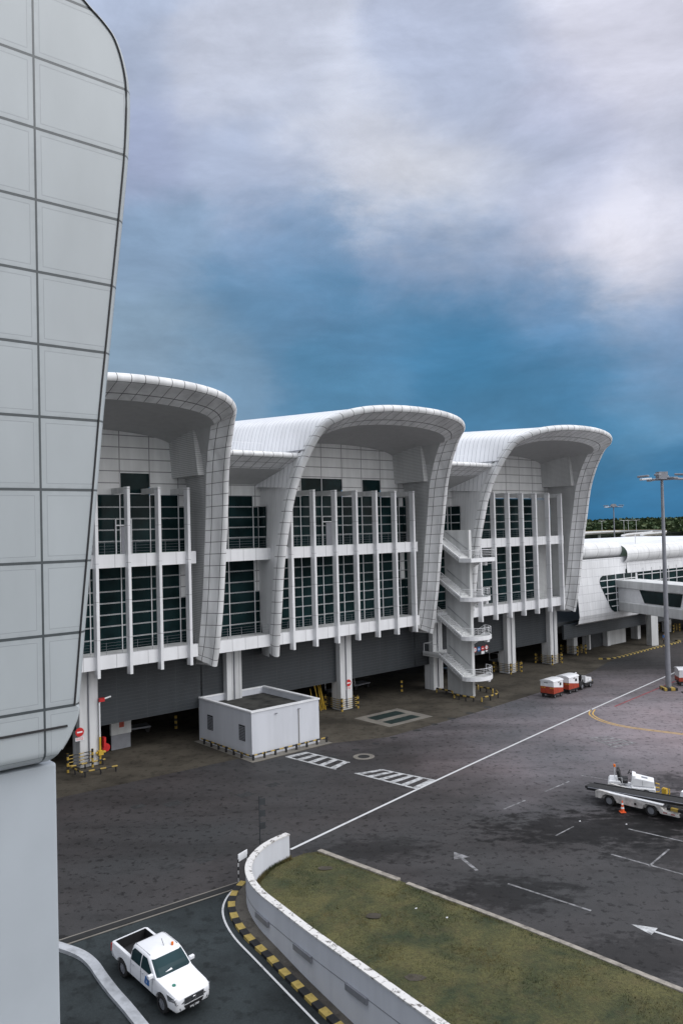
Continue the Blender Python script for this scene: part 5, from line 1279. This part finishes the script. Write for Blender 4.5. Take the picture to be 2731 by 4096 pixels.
# local: x forward (to the right in view), near side is -y
mb = MB(); hw = .95
mb.prism([(-2.35, .42), (-2.35, .86), (-2.1, .95), (-.9, .86), (1.0, .80), (2.0, .80), (2.3, .55), (3.2, .5), (3.25, .34), (2.05, .34), (1.9, .62), (1.7, .74), (1.15, .74), (.95, .6), (.88, .36), (-.85, .36), (-.95, .62), (-1.15, .76), (-1.65, .76), (-1.85, .62), (-1.95, .42)], -hw, -hw+.16)
mb.prism([(-2.35, .42), (-2.35, .86), (-2.1, .95), (-.9, .86), (1.0, .80), (2.0, .80), (2.3, .55), (3.2, .5), (3.25, .34), (2.05, .34), (1.9, .62), (1.7, .74), (1.15, .74), (.95, .6), (.88, .36), (-.85, .36), (-.95, .62), (-1.15, .76), (-1.65, .76), (-1.85, .62), (-1.95, .42)], hw-.16, hw)
plain('dirty_white', (.62, .60, .58), .6, var=.3, scale=3)
mb.box(-2.3, 3.1, -hw+.16, hw-.16, .42, .62); mb.build('chassis', 'dirty_white', BL)
mb = MB(); mb.box(-2.2, 2.2, -hw+.02, -hw+.32, .86-.02, .90); mb.build('deck_edge', 'metal_white', BL)
for x in (-1.4, 1.43):
    for s_ in (-1, 1): wheel(BL, x, s_*.80, .36, .26, s_, 'metal_grey')
def bz(x): return lerp(.84, 1.26, (x+3.4)/8.4)
mb = MB(); mb.hexa([(-3.4, -.42, bz(-3.4)-.16), (5.0, -.42, bz(5)-.16), (5.0, .42, bz(5)-.16), (-3.4, .42, bz(-3.4)-.16), (-3.4, -.42, bz(-3.4)), (5.0, -.42, bz(5)), (5.0, .42, bz(5)), (-3.4, .42, bz(-3.4))]); cv = mb.build('conveyor', 'rubber', BL, bevel=.03)
for s_ in (-1, 1):
    mb = MB(); y = s_*.50
    mb.hexa([(-3.2, y-.05, bz(-3.2)-.22), (5, y-.05, bz(5)-.22), (5, y+.05, bz(5)-.22), (-3.2, y+.05, bz(-3.2)-.22), (-3.2, y-.05, bz(-3.2)+.03), (5, y-.05, bz(5)+.03), (5, y+.05, bz(5)+.03), (-3.2, y+.05, bz(-3.2)+.03)]); mb.build('side_rail', 'black', BL)
    mb = MB(); mb.tube([(-3.1, y-.08*s_*-1, bz(-3.1)-.03), (5, y+.08*s_, bz(5)-.03)], .035, 6); mb.build('rail_tube', 'metal_grey', BL)
for x in (-1.7, 2.0):
    mb = MB(); mb.tube([(x, -.42, .6), (x+.5, -.42, bz(x+.5)-.2)], .05, 6); mb.tube([(x, .42, .6), (x+.5, .42, bz(x+.5)-.2)], .05, 6); mb.build('lift_arm', 'metal_grey', BL)
mb = MB(); mb.obox((3.0, -.78, .72), 1.1, .2, .18); mb.build('hazard_bar', 'striped', BL)
mb = MB(); mb.hexa([(2.55, .62, .6), (3.25, .62, .6), (3.25, 1.15, .6), (2.55, 1.15, .6), (2.75, .66, 1.5), (3.1, .66, 1.42), (3.1, 1.12, 1.42), (2.75, 1.12, 1.5)]); mb.build('control_console', 'white', BL, bevel=.03)
mb = MB(); mb.tube([(1.55, .8, .8), (1.55, .8, 1.42), (1.95, .8, 1.42), (1.95, .8, .8)], .04, 6); mb.build('hand_rail', 'yellow', BL)
mb = MB(); mb.obox((1.6, .9, 1.2), .3, .3, .35); mb.build('step_guard', 'yellow', BL)
MB().box(.35, .5, -hw-.012, -hw, .5, .64).build('filler_cap', 'black', BL)
MB().box(2.2, 3.2, -hw-.012, -hw, .42, .47).build('reflective_strip', 'striped_red', BL)
# ---- cone
CN = thing('traffic_cone', 'orange traffic cone with two white bands in front of the belt loader', 'traffic cone', (17.85, 52.45, 0))
MB().box(-.19, .19, -.19, .19, 0, .05).build('base', 'bright_orange', CN, bevel=.015)
def frus(z0, z1): r = lambda z: lerp(.145, .03, z/.75); return MB().tube([(0, 0, z0), (0, 0, z1)], [r(z0), r(z1)], 20)
frus(.05, .75).build('cone', 'bright_orange', CN, smooth=40)
for a, b_ in ((.24, .36), (.50, .61)):
    m_ = MB(); r = lambda z: lerp(.148, .033, z/.75); m_.tube([(0, 0, a), (0, 0, b_)], [r(a), r(b_)], 20, cap=False); m_.build('white_band', 'white', CN, smooth=40)
t = thing('bollard', 'short red and white banded bollard at the right edge, below the mast', 'bollard', (37.3, 88.0, 0))
mb = MB(); mb.tube([(0, 0, 0), (0, 0, 1.05)], .13, 10); mb.build('post', 'striped_redw', t); MB().box(-.4, .4, -.25, .25, 0, .1).build('foot', 'black', t)
# scraps of litter
for i, (x, y, l) in enumerate(((14.6, 50.9, 'white scrap of paper on the dark stain left of the belt loader'), (17.3, 50.2, 'white crumpled scrap on the asphalt in front of the cone'), (4.6, 38.9, 'white scrap on the lawn near the kerb, right'), (3.2, 39.9, 'white scrap on the lawn near the kerb, left'))):
    mb = MB(); mb.obox((0, 0, .04), .10, .07, .02, i); mb.obox((.03, .02, .055), .06, .05, .02, i+1, 0, .3); tag(mb.build('litter', 'white', loc=(x, y, .02)), l, 'litter')
# parked van glimpsed beneath the gangway
V = thing('parked_van', 'white van parked in the shade under the link building, right edge', 'van', W(136, -1.2, 0), ROT)
mb = MB(); mb.prism([(-2.4, .4), (-2.4, 1.9), (1.1, 1.95), (1.9, 1.2), (2.4, 1.05), (2.45, .4)], -.9, .9); mb.build('body', 'white', V, bevel=.08)
mb = MB(); mb.prism([(.3, 1.2), (.3, 1.75), (1.05, 1.78), (1.6, 1.2)], -.92, -.9); mb.prism([(-2.0, 1.2), (-2.0, 1.75), (.1, 1.75), (.1, 1.2)], -.92, -.9); mb.build('window', 'carglass', V)
for x in (-1.5, 1.5):
    for s_ in (-1, 1): wheel(V, x, s_*.8, .33, .22, s_)
# ================================================================== CAMERA
cam = bpy.data.cameras.new('camera'); co = bpy.data.objects.new('camera', cam); COL.objects.link(co); sc.camera = co
cam.sensor_fit = 'VERTICAL'; cam.sensor_height = 36.0; cam.sensor_width = 24.0; cam.lens = 36*1830/2352
cam.clip_end = 6000; cam.clip_start = .1
r_, p_ = .0245, .0202
cr, sr, cp_, sp_ = math.cos(r_), math.sin(r_), math.cos(p_), math.sin(p_)
ax = Vector((1, 0, 0)); up = Vector((0, -sp_, cp_)); fw = Vector((0, cp_, sp_))
X = ax*cr-up*sr; Y = ax*sr+up*cr
M = Matrix((( X.x, Y.x, -fw.x, 0), (X.y, Y.y, -fw.y, 0), (X.z, Y.z, -fw.z, 19.), (0, 0, 0, 1)))
co.matrix_world = M
# ================================================================== LIGHT
def pdir(x, y):
    d = X*((x-784)/1830)+Y*((1176-y)/1830)+fw; return d.normalized()
def lin(c): return tuple(((v/255)/12.92 if v/255 <= .04045 else ((v/255+.055)/1.055)**2.4) for v in c)
SUN_AZ = math.atan2(.93, -.37); SUN_EL = R(42)
sd = Vector((math.cos(SUN_EL)*math.sin(SUN_AZ), math.cos(SUN_EL)*math.cos(SUN_AZ), math.sin(SUN_EL)))
sl = bpy.data.lights.new('sun', 'SUN'); sl.energy = .9; sl.angle = R(35); sl.color = (.97, .975, 1.)
so = bpy.data.objects.new('sun', sl); COL.objects.link(so); so.rotation_euler = sd.to_track_quat('Z', 'Y').to_euler(); so.location = (60, -20, 80)
w = bpy.data.worlds.new('World'); sc.world = w; w.use_nodes = True; nt = w.node_tree; nt.nodes.clear()
out = nt.nodes.new('ShaderNodeOutputWorld'); bg = nt.nodes.new('ShaderNodeBackground'); nt.links.new(bg.outputs[0], out.inputs[0])
sky = nt.nodes.new('ShaderNodeTexSky'); sky.sky_type = 'NISHITA'; sky.sun_disc = False; sky.sun_elevation = SUN_EL; sky.sun_rotation = SUN_AZ
tc = nt.nodes.new('ShaderNodeTexCoord'); d0 = tc.outputs['Generated']
nz = nt.nodes.new('ShaderNodeTexNoise'); nz.inputs['Scale'].default_value = 3.4; nz.inputs['Detail'].default_value = 11; nz.inputs['Roughness'].default_value = .60
nt.links.new(mapping(nt, d0, (1, 1, 1.9)), nz.inputs['Vector'])
vs = nt.nodes.new('ShaderNodeVectorMath'); vs.operation = 'SUBTRACT'; nt.links.new(nz.outputs['Color'], vs.inputs[0]); vs.inputs[1].default_value = (.5, .5, .5)
vm = nt.nodes.new('ShaderNodeVectorMath'); vm.operation = 'SCALE'; nt.links.new(vs.outputs[0], vm.inputs[0]); vm.inputs['Scale'].default_value = .21
va = nt.nodes.new('ShaderNodeVectorMath'); va.operation = 'ADD'; nt.links.new(d0, va.inputs[0]); nt.links.new(vm.outputs[0], va.inputs[1])
vn = nt.nodes.new('ShaderNodeVectorMath'); vn.operation = 'NORMALIZE'; nt.links.new(va.outputs[0], vn.inputs[0]); dd = vn.outputs[0]
P = [(250, -50, (174, 186, 210)), (583, 100, (196, 202, 219)), (1000, 90, (180, 189, 212)), (1500, 60, (211, 212, 227)), (1300, 230, (190, 194, 215)), (350, 350, (162, 173, 202)),
     (600, 380, (174, 186, 211)), (800, 360, (211, 216, 231)), (930, 385, (229, 230, 237)), (1060, 420, (213, 217, 230)), (1290, 470, (197, 201, 220)), (1460, 540, (231, 229, 238)), (1480, 600, (221, 220, 233)), (1560, 380, (197, 201, 219)),
     (985, 238, (172, 183, 207)), (1200, 330, (170, 181, 206)), (410, 583, (133, 158, 186)), (700, 560, (129, 155, 187)), (950, 560, (134, 158, 191)), (1150, 600, (145, 165, 195)),
     (350, 830, (133, 157, 179)), (480, 870, (113, 145, 173)), (650, 760, (98, 138, 172)), (755, 669, (92, 134, 170)), (780, 900, (78, 128, 163)), (900, 740, (82, 131, 168)), (1100, 740, (70, 126, 167)), (1300, 700, (94, 137, 177)), (1444, 726, (131, 159, 191)), (1560, 720, (146, 165, 197)),
     (1100, 840, (59, 120, 159)), (1350, 850, (74, 129, 169)), (1540, 800, (119, 151, 187)), (1300, 930, (72, 127, 166)), (1540, 900, (97, 141, 177)), (1490, 1015, (82, 136, 174)), (1370, 1020, (49, 116, 158)), (1150, 950, (69, 124, 162)), (1432, 1134, (32, 107, 153)), (1600, 1160, (41, 109, 154)), (1000, 1100, (63, 115, 155)), (300, 1200, (97, 130, 159))]
BLOBS = [(pdir(x, y), lin(c), 700.) for x, y, c in P]
for az, el, c, k in ((90, 35, (1.25, 1.22, 1.2), 6), (130, 32, (1.3, 1.28, 1.27), 6), (200, 25, (.24, .27, .31), 7), (172, 22, (1.05, 1.08, 1.14), 9), (270, 20, (.11, .13, .16), 9), (0, 62, (1.3, 1.34, 1.45), 10), (0, 90, (2.2, 2.25, 2.4), 6), (290, 62, (1.6, 1.65, 1.8), 8), (300, 35, (.13, .17, .23), 9), (60, 20, (.75, .78, .88), 9), (140, 8, (1.7, 1.7, 1.75), 6)):
    BLOBS.append((Vector((math.sin(R(az))*math.cos(R(el)), math.cos(R(az))*math.cos(R(el)), math.sin(R(el)))), c, k*1.0))
def vmath(op, a, b=None):
    n = nt.nodes.new('ShaderNodeVectorMath'); n.operation = op
    for i, v in enumerate((a, b)):
        if v is None: continue
        if isinstance(v, (tuple, Vector)): n.inputs[i].default_value = tuple(v)
        else: nt.links.new(v, n.inputs[i])
    return n
acc = None; wa = None
for dvec, c, k in BLOBS:
    dt = vmath('DOT_PRODUCT', dd, dvec).outputs['Value']
    e = math_(nt, 'MULTIPLY_ADD', dt, k, -k)
    if k < 100: e = math_(nt, 'ADD', e, -4.0)
    wgt = math_(nt, 'EXPONENT', e)
    sc_ = nt.nodes.new('ShaderNodeVectorMath'); sc_.operation = 'SCALE'; sc_.inputs[0].default_value = c; nt.links.new(wgt, sc_.inputs['Scale'])
    acc = sc_.outputs[0] if acc is None else vmath('ADD', acc, sc_.outputs[0]).outputs[0]
    wa = wgt if wa is None else math_(nt, 'ADD', wa, wgt)
inv = math_(nt, 'DIVIDE', 1., wa)
fin = nt.nodes.new('ShaderNodeVectorMath'); fin.operation = 'SCALE'; nt.links.new(acc, fin.inputs[0]); nt.links.new(inv, fin.inputs['Scale'])
# fine cloud texture
tex = noise(nt, 6., 12, mapping(nt, d0, (1, 1, 2.2)), .66, .35)
txr = ramp(nt, tex, [(.34, .86), (.5, .98), (.66, 1.12)])
stk = ramp(nt, noise(nt, 3.2, 9, mapping(nt, d0, (1, 1, 6)), .56, .2), [(.36, .93), (.5, 1.), (.66, 1.08)]); txr = mixc(nt, 1., txr, stk, 'MULTIPLY')
cl = mixc(nt, 1., fin.outputs[0], txr, 'MULTIPLY')
skc = vmath('MULTIPLY', sky.outputs[0], (.1, .1, .1)).outputs[0]
fc = mixc(nt, .94, skc, cl)
nt.links.new(fc, bg.inputs[0]); bg.inputs[1].default_value = .86
vsx = sc.view_settings; vsx.view_transform = 'Standard'; vsx.look = 'None'; vsx.exposure = .28; vsx.gamma = 1
sc.cycles.max_bounces = 6
